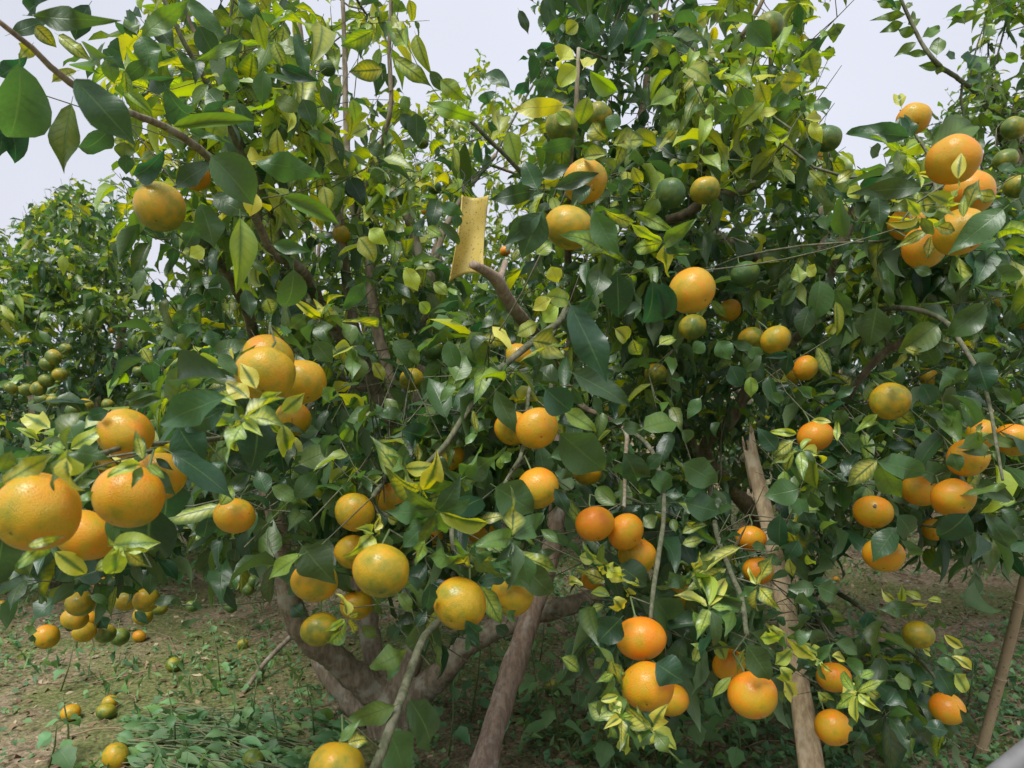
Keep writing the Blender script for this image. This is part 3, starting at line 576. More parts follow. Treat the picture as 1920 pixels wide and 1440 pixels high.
# ---------------------------------------------------------------- the leaves that show largest, one by one
# crop index (each a third of the photo, coordinates x3) then base x, y, tip x, tip y, width, tone ; optional 'b' = behind fruit, 'c' = curled
ML = {0: '''190 90 600 140 110 g;60 190 290 100 80 d;500 30 370 200 120 D;270 0 0 55 70 D;110 370 155 840 270 g;420 450 755 765 220 d;30 620 160 880 170 D;400 590 300 930 150 m;620 720 460 960 140 d;600 320 300 300 120 m;580 280 690 370 90 d;600 330 650 460 90 m;770 190 620 0 120 d;800 200 1050 10 110 m;1050 0 1260 170 100 g;800 200 860 370 130 g;830 340 660 470 80 g;1100 340 1420 240 60 m;1000 290 1110 410 60 g;1290 380 1310 530 90 g;980 440 760 500 100 d;940 500 1050 760 150 d;980 710 1410 650 80 m;1250 600 1140 490 110 g;1190 880 1450 1115 230 g;1440 910 1760 925 140 g;1480 400 1470 580 100 g;1550 560 1690 610 90 m;1580 380 1750 450 80 D;1060 740 1260 770 45 g;920 850 750 1080 100 D;1190 920 930 1040 120 d;740 780 620 800 60 l;700 800 700 900 100 m;710 870 710 980 80 d;1130 1150 1230 1370 170 g;1200 1100 1370 1180 130 g;1350 1230 1385 1620 150 l;1440 1090 1400 1210 100 Y;1600 1110 1900 1230 100 m;1540 1380 1720 1400 80 g;700 520 840 640 90 v;720 520 830 600 70 l;1820 1050 1850 1170 90 l;1730 740 1890 800 60 g;0 430 160 340 100 D;20 640 30 870 130 D;770 200 700 90 80 m;1310 190 1290 330 110 d;1200 60 1300 160 90 m;1120 150 1210 330 120 d;860 120 970 230 110 d;1340 580 1400 760 100 d;1560 730 1540 900 90 l;1700 560 1780 700 110 d;1820 480 1860 620 70 g;1440 80 1480 280 90 l;1540 240 1600 380 80 v;1660 190 1740 400 80 d;1340 560 1050 640 40 d;200 150 300 250 90 v;330 200 480 300 90 v;180 250 90 330 90 l;430 400 260 440 70 l;560 620 430 580 60 l;700 400 730 560 60 v;1100 1280 1060 1400 100 d;1150 1400 1060 1440 90 Y;1340 0 1480 120 90 d''',
3: '''1280 690 830 605 160 d;1270 790 800 945 190 d;970 1110 1330 1290 170 D;1450 880 1480 1270 190 D b;1400 800 1250 670 110 y;1440 745 1360 595 105 y;1400 850 1550 755 60 y;1330 840 1190 755 60 y;1320 890 1190 1010 110 y;1365 890 1365 1000 90 y;1440 870 1580 1010 90 y;1590 950 1640 1160 110 y;1590 880 1705 790 100 y;1460 840 1600 865 60 g;1590 945 1710 985 40 g;1290 640 1040 540 65 y;1310 595 1230 455 70 y;1320 610 1425 515 50 m;1200 545 1390 470 100 g;1230 560 1340 650 90 g;1340 1000 1290 1130 90 y;1260 860 960 1030 140 D;770 1165 570 1060 85 y;775 1160 800 1035 75 g;850 1135 1110 1055 95 y;680 1190 480 1180 40 y;820 1200 960 1335 110 g;880 1140 960 1200 40 D;280 970 90 855 125 y;365 1080 215 990 95 y;400 1085 590 950 90 y;380 1090 395 1270 165 y;290 1090 120 1045 45 y;420 1050 350 900 180 g b;480 1000 490 1180 110 g b;20 1280 225 1130 140 l;90 970 210 1000 40 y;440 1370 545 1330 50 m;440 1300 515 1255 50 m;890 760 650 810 50 g;910 800 690 845 65 g;800 520 860 600 70 v;610 870 450 930 80 D;1650 80 1670 380 170 g;1230 100 1240 270 110 d;1640 240 1860 395 60 y;1770 480 1870 605 110 g;1830 280 1900 400 100 v;1690 1170 1900 1060 140 m;1660 1360 1800 1220 120 g;1660 990 1790 970 90 g;1530 1300 1690 1370 90 m;930 1260 960 1560 250 D b;1000 960 1120 1180 190 D b;1500 1330 1450 1200 100 d;1240 180 1130 100 90 d;1050 300 960 400 60 g;1140 480 1260 430 90 d;1000 440 1090 520 90 m;1500 240 1540 330 100 v;1120 390 960 470 80 d;1380 190 1420 330 90 d;1720 330 1600 440 80 g;1820 740 1900 820 80 m;1240 1400 1320 1290 90 v;1580 1090 1600 1240 110 D b;420 1130 470 1220 60 d;600 1130 530 1240 70 m b;1280 1330 1400 1220 80 d b;300 1300 400 1200 60 m b;60 1100 10 1240 90 m;730 860 850 780 60 g b''',
6: '''640 190 850 165 150 y;640 200 680 405 150 y;310 225 515 370 120 y;630 20 650 180 90 g;300 140 0 350 110 v;200 250 0 440 130 m b;160 190 315 145 60 v;860 -40 760 340 330 D b;440 370 590 300 140 D b;20 120 -20 480 200 d b;510 470 625 500 50 g;280 500 385 400 60 m;850 340 840 470 80 d;1130 605 950 655 40 g;210 670 110 660 50 m;185 690 170 760 40 d;560 590 590 660 80 D;1700 190 1860 410 200 g;1700 240 1460 365 100 l;1690 320 1475 485 170 D b;1640 530 1715 600 80 D;1170 30 1150 190 110 D;1330 200 1300 300 80 D b;870 520 980 470 60 g;760 560 830 620 50 D;1000 480 980 560 60 d;1120 500 1100 560 60 d;1560 290 1480 340 60 m b;420 600 360 690 70 D b;250 480 180 520 50 g;540 330 640 260 70 v''',
1: '''890 750 900 500 110 l;560 450 685 560 110 l;760 665 480 600 105 l;940 740 990 910 110 l;945 495 800 345 85 d;1310 330 1140 265 120 Y;1320 380 1200 465 115 Y;1365 380 1420 260 90 Y;1400 400 1560 565 100 l;1250 590 980 630 110 Y;1390 545 1335 720 110 l;1310 790 1110 870 90 g;1230 690 1010 760 50 l;1490 780 1370 710 100 v;1530 815 1740 740 130 v;1490 870 1340 860 90 v;1550 640 1500 730 90 g;1110 1070 1010 900 130 d;1090 1070 845 1130 110 d;1200 1060 1460 960 85 d;1130 1000 1285 920 80 d;1400 1050 1290 1130 90 d;1120 1200 915 1370 110 d;1130 1190 1000 1440 170 d;1420 1190 1530 1430 140 g;1480 1180 1690 1330 70 v;1650 1190 1870 1310 80 v;1740 590 1930 470 110 l;370 270 260 50 120 v;300 330 490 450 110 v;230 390 50 410 130 v;180 170 0 290 110 v;420 640 430 810 110 d;330 650 430 720 90 d;190 1000 160 1060 60 m;40 1000 140 1130 110 D;240 970 160 1020 90 g;100 1340 210 1440 130 l;160 1290 250 1370 90 Y;550 1250 715 1375 60 g;560 1150 690 1205 80 g;640 1210 660 1280 60 d;480 1280 570 1320 70 v;1560 1030 1640 1080 100 d;1100 1430 1190 1340 100 v;1600 740 1560 960 80 v;1440 900 1570 920 50 m;1780 1120 1720 1230 90 m;1290 700 1200 620 80 l;1000 60 1060 170 60 d;1200 250 1050 310 70 D;1400 80 1440 210 90 d;1500 20 1470 130 90 d;1590 120 1520 270 90 D;1700 90 1650 250 80 D;1740 230 1880 290 70 m;1330 130 1260 180 90 l;1180 430 1110 560 90 d;1040 460 990 580 80 D;870 520 760 570 60 d;350 540 370 620 60 m;500 400 590 520 70 g;60 760 160 700 80 l;150 830 250 850 80 g;60 560 100 690 80 l;330 170 290 60 70 l;420 200 470 380 80 l;380 0 430 130 70 l;1640 940 1690 1060 70 l;1870 930 1910 1010 60 d;1810 600 1870 740 80 g;1890 730 1780 830 50 l''',
2: '''1395 850 1730 580 165 m;1270 770 925 705 105 d;1340 1050 1020 1065 110 g;1300 975 1060 1010 90 g;1800 1180 1565 1370 150 g;1550 1005 1560 850 75 y;1650 995 1750 880 60 y;1500 995 1330 970 50 y;1520 1160 1395 1070 80 y;1560 1250 1515 1110 50 y;1580 1220 1580 1090 50 v;1590 1210 1640 1000 90 v;1490 1300 1160 1180 40 y;1420 1270 1555 1300 75 v;1330 1180 1310 1060 60 v;1240 850 1130 800 50 y;1260 870 1270 985 90 y;1260 840 1345 770 60 y;1390 1290 1220 1370 60 v;1400 1330 1370 1440 60 v;1250 770 1205 640 80 D;1290 770 1260 640 75 d;1230 600 1210 490 70 y;1340 1130 1130 1180 60 m;1300 1260 1200 1290 50 D;370 130 495 255 130 g;850 130 870 250 60 m c;820 180 930 150 60 m;700 300 745 430 130 l;660 330 805 340 120 l;600 300 690 230 90 m;550 460 695 480 130 l;430 460 470 600 100 l;330 490 370 620 100 g;180 600 300 710 120 g;460 570 310 710 90 l;440 640 540 610 60 Y;740 620 850 540 90 g;690 670 820 640 60 Y;720 690 780 795 70 Y;770 800 710 935 60 d;710 960 830 1050 80 v;860 1030 980 940 60 v;940 1050 1000 1110 80 Y;1250 80 1095 100 45 m;1240 130 1115 175 55 m;1300 190 1215 170 60 m;1300 160 1315 30 50 m;1350 210 1490 110 60 m;1430 310 1440 190 80 m;1310 240 1205 300 50 m;1380 300 1270 295 40 m;1440 375 1350 370 50 m;1420 390 1480 400 50 m;1200 30 1090 15 50 m;1220 60 1180 0 50 m;1260 50 1290 0 40 m;1620 390 1770 300 90 m;1600 380 1700 250 110 D;1480 100 1640 20 70 m;1510 110 1690 80 70 m;1590 460 1760 400 60 d;180 420 350 400 60 Y;60 440 0 500 60 v;140 300 200 280 70 l;80 130 170 90 90 l;270 370 330 390 90 l;560 330 650 340 60 m;600 540 530 590 70 g;130 640 240 590 90 l;300 1030 360 1060 60 g;660 590 720 600 70 g;1480 310 1560 300 60 d;1620 500 1740 480 60 m;1820 300 1900 380 60 m;1700 200 1800 120 60 m;1030 1100 1000 1020 100 D;1100 1100 1120 1260 110 d;1060 830 1130 870 90 g;1700 560 1620 540 50 m;1850 1180 1740 1130 80 d;1760 1110 1650 1090 80 v;1690 840 1640 760 60 g;1770 940 1900 950 70 g''',
4: '''1290 280 1515 670 200 D;1075 480 1310 500 190 v c;1100 380 960 430 110 l c;1150 225 1350 235 120 l;1305 660 1650 800 150 d;1150 750 1300 890 170 D;1230 1000 1520 1245 240 g;1240 1150 1500 1190 70 v;1180 1130 1350 1070 90 g;1200 1215 1310 1240 60 g;1240 1270 1390 1285 70 D;800 660 1000 750 90 g c;1015 890 1035 600 30 l;730 430 840 610 170 m;640 700 700 540 130 m;870 760 980 1000 110 g;860 960 965 1070 110 d;380 1325 205 1000 130 v;390 1310 560 1430 130 v;870 1300 1110 1450 220 g;480 790 520 565 80 v;480 1080 615 1205 60 g;620 990 600 1200 50 m;700 1180 830 1310 90 g;740 1280 580 1430 110 g;430 1050 420 1210 50 v;740 870 765 1010 45 v;340 980 520 1030 130 D;1590 1110 1720 1320 150 d;1700 970 1930 860 160 m;1580 970 1700 960 80 g;1550 90 1570 390 170 D;1480 30 1375 240 110 d;1750 140 1770 440 170 D;1800 150 1860 380 110 D;790 400 925 290 70 g;790 460 940 485 100 v;600 480 640 650 110 g;300 480 410 600 130 g;390 520 440 610 70 m;130 150 20 330 90 g;0 500 70 650 90 v;0 370 275 355 45 v;360 70 440 190 100 Y;440 260 520 330 80 l;520 150 600 210 80 l;1640 60 1720 30 60 g;1180 60 1220 160 90 Y;1050 80 1110 130 80 g;1400 250 1370 330 100 D;1090 640 1110 720 70 g;1120 560 1190 700 110 g b;1000 650 1050 560 90 d;880 640 1010 600 70 d;960 1110 870 1160 60 m;900 1130 880 1210 50 l;780 1090 600 1180 80 g b;1130 600 1000 640 130 d;1180 240 1060 300 80 Y;1220 290 1110 350 110 Y;1300 420 1400 380 60 d;1540 590 1510 560 60 g;1540 410 1640 480 110 l;1640 470 1670 590 90 v;1790 500 1900 400 90 v;1500 1100 1560 1180 80 d;1800 1120 1700 1200 80 d;1740 1260 1890 1290 130 g;1540 1400 1420 1290 100 m;210 890 350 870 80 g;250 920 200 830 60 g;70 1050 130 930 50 g;60 960 0 1060 80 l;340 1130 400 1000 110 d;560 1090 510 1030 60 m;1250 870 1460 970 110 l;1420 790 1480 900 60 d;1300 740 1350 860 60 d;700 1060 760 960 50 m;230 1240 120 1290 60 v;0 1290 80 1310 60 g;1200 1310 1290 1450 80 D;900 330 1000 370 60 g;180 600 250 700 80 l;560 820 650 690 60 m;700 690 560 740 80 v;1600 330 1700 250 60 d''',
7: '''690 175 890 340 120 v;980 235 1225 315 110 v;1000 280 1225 515 150 g;890 300 1045 410 110 g;800 180 940 190 90 v;1000 80 1155 190 80 v c;785 420 920 640 120 v;930 560 1015 612 60 g;960 355 740 360 80 D;600 10 480 50 60 m;780 50 930 0 70 v;110 460 240 580 90 m;320 460 430 565 80 m;380 370 465 440 60 D;500 400 500 665 90 D;470 160 390 310 80 v;700 700 770 820 90 D;330 650 240 740 90 D;340 640 440 690 60 g;370 770 130 970 110 m c;320 850 180 960 80 g c;540 750 500 950 60 m c;300 1090 0 1230 130 m;270 1240 410 1490 230 g;385 1060 650 1390 230 d;390 1070 480 1095 40 m;40 1300 150 1250 90 v;0 1290 80 1175 60 m;1500 390 1325 305 90 v;1360 415 1265 350 50 y;1510 475 1400 430 60 y;1540 340 1700 395 80 y;1580 420 1680 500 50 y;1560 300 1745 420 170 d;1400 550 1500 525 50 v;1530 490 1650 600 100 y;1570 600 1430 740 160 D;1760 490 1930 670 200 g;1730 480 1885 440 90 g;1770 850 1930 960 180 D;1580 1010 1680 1110 90 v;1240 820 1370 890 90 v;1480 830 1400 870 60 m;1520 830 1560 1010 80 v;1330 1000 1350 1110 90 D;1460 1060 1560 1035 50 y;1500 1160 1380 1075 110 v;1520 1090 1635 1225 90 v;1650 1190 1765 1370 90 y;1735 1220 1930 1320 100 y;1510 1200 1540 1310 60 v;1620 1240 1530 1430 80 y;640 560 720 470 70 g b;200 30 230 120 60 v;430 110 340 200 90 d;560 60 700 60 70 v;640 120 640 0 70 m;260 30 330 60 60 v;170 90 110 120 90 v;700 610 830 780 100 D;1480 60 1440 200 90 D;1700 80 1780 20 80 m;1880 110 1860 30 50 m;1340 250 1440 270 80 l;900 200 1000 260 90 g;1060 250 1210 210 50 g;420 640 480 560 60 D b;120 640 200 720 70 m b;1440 1060 1510 1180 60 m;1700 1130 1820 1210 70 d;1220 170 1120 90 60 m;1390 500 1350 600 60 D b;870 640 960 700 70 D b;1100 330 900 280 60 g''',
8: '''320 200 10 330 95 v;240 320 30 435 90 v;110 450 425 565 70 g;300 440 520 600 170 g;480 645 600 740 90 y;185 720 260 845 90 y;360 750 540 970 150 g;610 770 530 875 90 y;545 880 670 990 90 y;570 950 710 1110 110 y;350 770 290 900 40 l;390 680 610 790 120 g;270 930 165 1035 60 l;800 810 690 740 60 y;840 810 940 820 60 y;760 870 770 820 50 y;760 1010 860 1110 80 v;890 1080 1050 1115 80 v;980 970 895 1025 80 y;1000 930 1090 885 60 v;1020 980 1145 1070 70 v;1080 1060 1060 1200 90 d;860 740 1035 775 90 g;650 590 740 710 120 g;710 670 815 770 110 g;740 430 615 430 90 g;760 420 920 480 120 g;550 20 520 220 120 D;600 50 640 140 80 d;680 0 730 100 100 D;790 50 880 155 100 m;1200 90 1060 250 130 d;1210 20 1400 190 140 d;1230 160 1380 300 80 g;1600 10 1460 210 170 D;1700 10 1900 240 110 d;1590 70 1670 260 60 d;1310 540 1140 560 90 g;1310 545 1390 600 60 g;1340 490 1250 435 50 l;1380 495 1475 495 40 y;1430 590 1460 690 60 g;1470 690 1595 785 60 y;1350 770 1460 815 50 y;1430 840 1550 855 70 g;1530 910 1640 1030 110 y;1430 890 1560 1050 120 D;1260 1180 1370 1290 130 D;1370 1210 1500 1220 100 D;470 240 575 300 60 g;390 190 475 195 60 g;0 120 130 30 60 v;20 60 130 100 50 v;0 180 120 150 70 v;60 560 130 700 70 l;150 560 300 600 90 g;200 340 270 480 110 g;0 480 50 660 80 D;0 810 110 960 130 D;540 1010 620 1080 60 g;930 1160 1000 1220 50 g;1010 1240 970 1340 110 D;1140 1080 1230 1000 80 D;660 830 700 930 90 D;750 800 640 860 90 D;600 260 610 380 60 l;700 240 730 350 60 l;650 160 590 280 90 D;570 590 540 640 60 D;820 540 930 660 60 m;930 600 1020 700 60 d;1180 550 1270 590 50 m;1560 1110 1680 1300 60 d;1190 940 1320 960 90 m;1340 960 1440 980 40 l;260 470 160 540 80 l;100 740 60 860 60 l;130 770 60 740 40 l''',
5: '''770 140 770 355 140 g;860 190 950 365 90 g;1090 290 1050 515 180 g;1430 390 1255 530 150 m;1700 280 1550 440 140 g;1640 560 1850 700 150 g c;1660 600 1725 760 150 D;1450 640 1645 705 90 g;1240 625 1130 750 100 d c;1200 880 1310 970 110 v;1095 890 965 985 55 l;1350 845 1590 975 60 g;1620 965 1620 790 90 g;1600 980 1835 865 60 g;1570 1100 1785 1110 40 g;1510 1110 1560 1215 90 g;1690 1015 1925 1060 75 m;1100 1155 1440 1230 140 g;1320 1190 1560 1275 130 g;1105 1170 1220 1430 130 m;920 1030 1110 1110 75 g;1090 1150 925 1280 120 v;650 1310 480 1350 150 g;740 1100 700 1335 115 l;710 1090 710 1170 70 v;640 1000 495 980 50 y;620 1040 500 1110 80 v;620 1100 560 1215 70 v;835 935 725 910 40 y;870 1040 860 900 40 y;0 1170 240 1280 170 g;20 1390 250 1450 150 d;270 620 340 740 110 D;280 490 430 520 60 g;390 510 430 590 80 g;860 90 950 60 60 l;1820 1295 1610 1295 55 m;1760 60 1910 220 150 g;1640 165 1880 235 50 g;1510 60 1570 180 60 g;660 150 650 40 90 l;700 60 760 110 80 Y;550 130 600 170 110 g;640 190 550 280 60 g;430 230 500 310 90 g;720 280 640 440 110 d;440 560 330 640 90 g;200 480 270 580 110 g;120 490 60 540 80 g;600 540 560 680 80 D;860 260 890 440 60 l;850 380 820 450 60 l;950 300 1060 300 60 g;1180 330 1210 400 80 d;1360 510 1420 650 100 g;1250 520 1370 550 60 v;1340 720 1460 860 110 D;860 870 920 960 90 g;640 740 780 800 60 g;500 770 600 830 60 g;380 680 400 800 90 l;160 250 250 340 60 l;530 1090 430 990 100 D;900 1240 1000 1100 90 D;720 1330 780 1450 80 g;1100 660 1250 700 60 m;1480 830 1540 950 60 g;1850 830 1760 740 60 g;1440 470 1560 540 60 g;1130 130 1200 300 60 g;1400 100 1300 60 60 g;1340 270 1560 300 80 g;1730 300 1760 420 60 D;1850 300 1830 420 60 d;1780 1400 1900 1340 60 v;1650 1290 1920 1380 90 g;1280 1080 1150 1060 60 D;960 930 940 1030 80 D;960 740 850 790 60 d;590 560 480 560 40 D;0 980 60 1050 80 g;100 800 20 900 70 g'''}
OFF = [(0, 0), (640, 0), (1280, 0), (0, 480), (640, 480), (1280, 480), (0, 960), (640, 960), (1280, 960)]
PROM = [f for f in FRUITS if f['r'] >= 18]
def near_depth(x, y, L):
    d = min(F * .092 / max(L, 8), 1.6); best = None
    for f in PROM:
        q = math.hypot(f['x'] - x, f['y'] - y) - f['r']
        if q < 45 and f['d'] < 1.75 and (best is None or q < best[0]): best = (q, f['d'])
    if best: d = min(d, best[1] + .03) if best[1] < d else .5 * (d + best[1])
    return min(max(d * .93, .60), 1.3)
FLAT = sorted(range(12), key=lambda i: -T_NEAR[i][0][:, 2].min())[:5]; MANUAL = []; made = {id(T1): 0, id(T2): 0, id(T4): 0}; TW = {id(t): Tubes() for t in (T1, T2, T3, T4, T5, T6, T7)}
rl = random.Random(5); LEAVES_AT = {id(T1): [], id(T2): [], id(T4): []}
for ci, txt in ML.items():
    for e in txt.split(';'):
        a = e.split(); ox, oy = OFF[ci]; x0, y0, x1, y1, w = [float(k) / 3 for k in a[:5]]; x0 += ox; x1 += ox; y0 += oy; y1 += oy
        tone = a[5]; fl = a[6:]; L = math.hypot(x1 - x0, y1 - y0); xm, ym = (x0 + x1) / 2, (y0 + y1) / 2
        d0 = near_depth(xm, ym, L); tree = T1 if xm < 1290 else T2
        if xm > 1635 and ym < 215 or (xm > 1790 and ym < 330): tree = T4; d0 = 2.3
        elif xm > 1200 and ym < 330 and d0 > 1.4: d0 = 2.0
        sgn = []; only_base = True
        for f in PROM:
            hit = max((1 - math.hypot(x0 + (x1 - x0) * t - f['x'], y0 + (y1 - y0) * t - f['y']) / f['r']) for t in (.15, .35, .55, .75, .95))
            inner = max((1 - math.hypot(x0 + (x1 - x0) * t - f['x'], y0 + (y1 - y0) * t - f['y']) / f['r']) for t in (.4, .55, .75, .95))
            if hit > .12: sgn.append(f); only_base = inner < (.48 if tone in 'Dd' else .22) and only_base
        if sgn and only_base and 'b' not in fl: fl.append('b')
        if sgn:
            d0 = min(f['d'] - f['D'] / 2 for f in sgn) - .010 if 'b' not in fl else max(max(f['d'] for f in sgn) + .05, d0)
        elif 'b' in fl: d0 += .07
        k = L * d0 / F; dz = rl.uniform(-.30, .30) * k * (0 if sgn else 1)
        p0, p1 = P(x0, y0, d0 + .3 * dz), P(x1, y1, d0 - .7 * dz - (.22 * k if sgn and 'b' not in fl else 0)); ax = p1 - p0; ln = np.linalg.norm(ax); ax = ax / ln
        view = nrm(np.array((0, 0, CH)) - p0); roll = rl.uniform(-.45, .45)
        nz_ = view - ax * (view @ ax); nz_ = nrm(nz_); sd_ = np.cross(nz_, ax)
        if sd_[2] < 0: roll = -roll
        nrm_ = nz_ * math.cos(roll) + sd_ * math.sin(roll)
        if nrm_[2] < 0: nrm_ = nz_ * math.cos(roll) - sd_ * math.sin(roll)
        width = w * d0 / F * (.92 if tone in 'yvl' else 1.02)
        ti = rl.choice([3, 7, 11]) if ('c' in fl or rl.random() < .10) else rl.choice([0, 1, 2, 4, 5, 6, 8, 9, 10])
        if sgn and 'b' not in fl: ti = rl.choice(FLAT)
        MANUAL.append((L, tree, ti, tone, p0, ax, nrm_, ln * 1.06, width))
# rosettes of young pale edged leaves at the shoot tips round the fruit: x, y, depth, leaves, leaf length
for (x, y, d, k, ll) in [(455,790,.70,6,.050),(125,850,.58,5,.042),(270,868,.68,4,.034),(225,1025,.66,4,.034),(1135,1062,.92,7,.052),(1165,1345,.92,8,.052),(1150,1262,.95,6,.045),(1225,1370,.90,6,.05),(1330,1140,1.0,6,.06),(1300,1070,1.0,6,.07),(1500,845,1.3,6,.055),
  (1605,1300,1.2,7,.05),(1535,1240,1.2,5,.045),(1470,1190,.95,5,.05),(1775,385,.9,5,.04),(1725,405,.95,5,.04),(1690,290,.95,5,.05),(820,960,.95,8,.075),(860,900,1.0,7,.07),(790,920,1.0,7,.07),(960,1010,.95,6,.07),(700,1000,.95,5,.05),(880,1040,.92,6,.07),(760,880,1.1,6,.07),
  (1245,455,1.1,6,.07),(1130,470,1.0,5,.07),(1420,1100,1.1,5,.05),(1780,1230,1.4,5,.045),(1690,1130,1.45,5,.05),(1830,800,1.15,5,.06),(1500,960,1.4,6,.05),(650,1160,.9,5,.05),(600,600,1.3,6,.08),(660,650,1.3,6,.08)]:
    c = P(x, y, d); tr = T1 if x < 1290 else T2; dirv = nrm(np.array((rl.uniform(-.95, .95), -.5, rl.uniform(-.75, .6)))); a_ = nrm(np.cross(dirv, (.1, .2, 1.))); b_ = np.cross(dirv, a_); ph = rl.uniform(0, 6)
    for i in range(k):
        th = ph + i * 2.4; o_ = math.cos(th) * a_ + math.sin(th) * b_; axx = nrm(o_ + dirv * rl.uniform(.05, .55) + np.array((0, 0, -.15))); nn_ = nrm(dirv * 1.0 - o_ * .35 + np.array((rl.uniform(-.2, .2), 0, .35))); nn_ = nrm(nn_ - axx * (nn_ @ axx))
        l_ = ll * rl.uniform(.5, 1.15); MANUAL.append((l_ * F / d * .8, tr, rl.randrange(12), rl.choice('yyyvmgv' if ll < .06 else 'vmymmdgg'), c + o_ * .004, axx, nn_, l_, l_ * rl.uniform(.32, .42)))
MANUAL.sort(key=lambda m: -m[0]); over = {id(T1): [], id(T2): [], id(T4): []}
for m in MANUAL:
    key = id(m[1])
    if made[key] < 290: leaf_obj(m[1], T_NEAR, *m[2:], M_LEAF); made[key] += 1
    else: over[key].append(m)
for t in (T1, T2, T4):
    ms = over[id(t)]
    if ms:
        A = lambda i: np.array([m[i] for m in ms]); tn = np.column_stack([np.array([TONES[m[3]] for m in ms]), R.rand(len(ms))])
        tag(link('small_leaves', leaf_mesh(T_NEAR, A(4), nrm(A(5)), nrm(A(6)), A(7), A(8), tn, A(2), M_LEAF, 'small_leaves'), t), kind='stuff')
print('hand placed leaves', made)

# ---------------------------------------------------------------- crowns
def poly(x, y, pts):
    pts = np.array(pts, float); ins = np.zeros(x.shape, bool); j = len(pts) - 1
    for i in range(len(pts)):
        xi, yi = pts[i]; xj, yj = pts[j]; c = ((yi > y) != (yj > y)) & (x < (xj - xi) * (y - yi) / (yj - yi + 1e-9) + xi); ins ^= c; j = i
    return ins
SKY1 = [(-60,185),(230,195),(222,300),(236,400),(300,470),(325,565),(296,540),(270,470),(232,395),(190,325),(120,318),(96,352),(36,400),(-60,410)]
SKY2 = [(768,-40),(966,-40),(1000,55),(975,95),(990,135),(935,118),(915,55),(880,95),(845,120),(812,150),(784,130),(800,80)]
SKY3 = [(1540,-40),(1650,-40),(1640,20),(1690,110),(1760,160),(1772,195),(1690,195),(1640,225),(1600,240),(1625,325),(1575,290),(1560,225),(1525,150),(1592,80)]
SKIES = [SKY1, SKY2, SKY3]
def in_sky(x, y):
    m = np.zeros(x.shape, bool)
    for s in SKIES: m |= poly(x, y, s)
    return m
SHOW = [f for f in FRUITS if f['r'] >= 11]
# things that must stay in view: x0,y0,x1,y1,half width px, depth
KEEP = [(600,1200,720,1300,40,2.5),(740,1280,745,1350,60,2.6),(880,365,925,295,16,1.9),(890,365,870,515,34,1.6),(885,495,968,585,15,1.7),(1045,960,1030,1060,22,2.5),(1005,1130,905,1440,36,2.3),(1404,830,1434,975,30,2.3),(1440,1000,1520,1440,30,2.0),
        (540,1130,700,1280,22,2.5),(520,970,545,1110,18,2.4),(690,1130,735,1330,20,2.6),(780,1300,880,1215,22,2.6),(900,1190,1100,1128,18,2.6),(1915,1050,1840,1400,14,2.4),(1317,865,1415,710,12,2.4),
        (1590,747,1665,655,9,1.9),(700,560,735,720,12,2.5),(655,600,720,790,14,2.4),(1330,373,1430,335,12,2.1),(1240,428,1330,373,12,2.2),(430,520,477,640,11,2.3),(520,482,613,610,11,1.9),(640,450,540,250,7,2.1),(733,0,715,270,6,2.3),(646,0,650,260,6,2.6),(400,302,130,155,8,1.1),(965,310,880,225,6,1.8)]
def blocked(x, y, d):
    m = np.zeros(x.shape, bool)
    for f in SHOW: m |= (d < f['d'] + .02) & (np.hypot(x - f['x'], y - f['y']) < f['r'] * (.95 if f['r'] > 24 else .8) + 18 / np.maximum(d, .5))
    for (a, b, c, e, w, dd) in KEEP:
        L2 = (c - a) ** 2 + (e - b) ** 2; t = np.clip(((x - a) * (c - a) + (y - b) * (e - b)) / L2, 0, 1)
        m |= (d < dd) & (np.hypot(x - a - t * (c - a), y - b - t * (e - b)) < w + 16 / np.maximum(d, .5)) & (R.rand(*x.shape) < .93)
    return m
def sample(n, xr, yr, dr, ok):
    got = []; tot = 0
    while tot < n:
        m = n * 3; x = R.uniform(*xr, m); y = R.uniform(*yr, m); d = (R.uniform(dr[0] ** 2.2, dr[1] ** 2.2, m)) ** (1 / 2.2)
        k = ok(x, y, d) & ~in_sky(x, y) & ((CH - d * (y - 720) / F) > .16); q = np.stack([x, y, d], -1)[k]; got.append(q); tot += len(q)
        if len(got) > 60: break
    return np.vstack(got)[:n]
ip = np.interp

def skeleton(seed, targets, bias=.22):
    """joins every target to the tree so far: rows x,y,z ; returns positions, parent, own radius"""
    pos = [seed[:, :3]]; P0 = np.empty((len(seed) + len(targets) * 14, 3)); n0 = len(seed); P0[:n0] = seed[:, :3]
    plen = np.zeros(len(P0)); par = np.full(len(P0), -1); n = n0; root = seed[0, :3]; tips = np.zeros(len(targets), int)
    order = np.argsort(np.min(np.linalg.norm(targets[:, None] - seed[None, ::max(1, n0 // 60), :3], axis=2), axis=1)) if len(targets) else []
    for k in order:
        t = targets[k]; dd = np.linalg.norm(P0[:n] - t, axis=1); low = np.maximum(P0[:n, 2] - t[2], 0) * .5
        j = int(np.argmin(dd + bias * plen[:n] + low)); g = dd[j]; m = max(1, min(12, int(g / .06))); a = P0[j].copy(); side = (R.rand(3) - .5) * g * .22
        side[2] -= g * .05; prev = j
        for i in range(1, m + 1):
            f = i / m; P0[n] = a + (t - a) * f + side * math.sin(math.pi * f); par[n] = prev; plen[n] = plen[prev] + g / m; prev = n; n += 1
        tips[k] = prev
    return P0[:n], par[:n], tips, n0
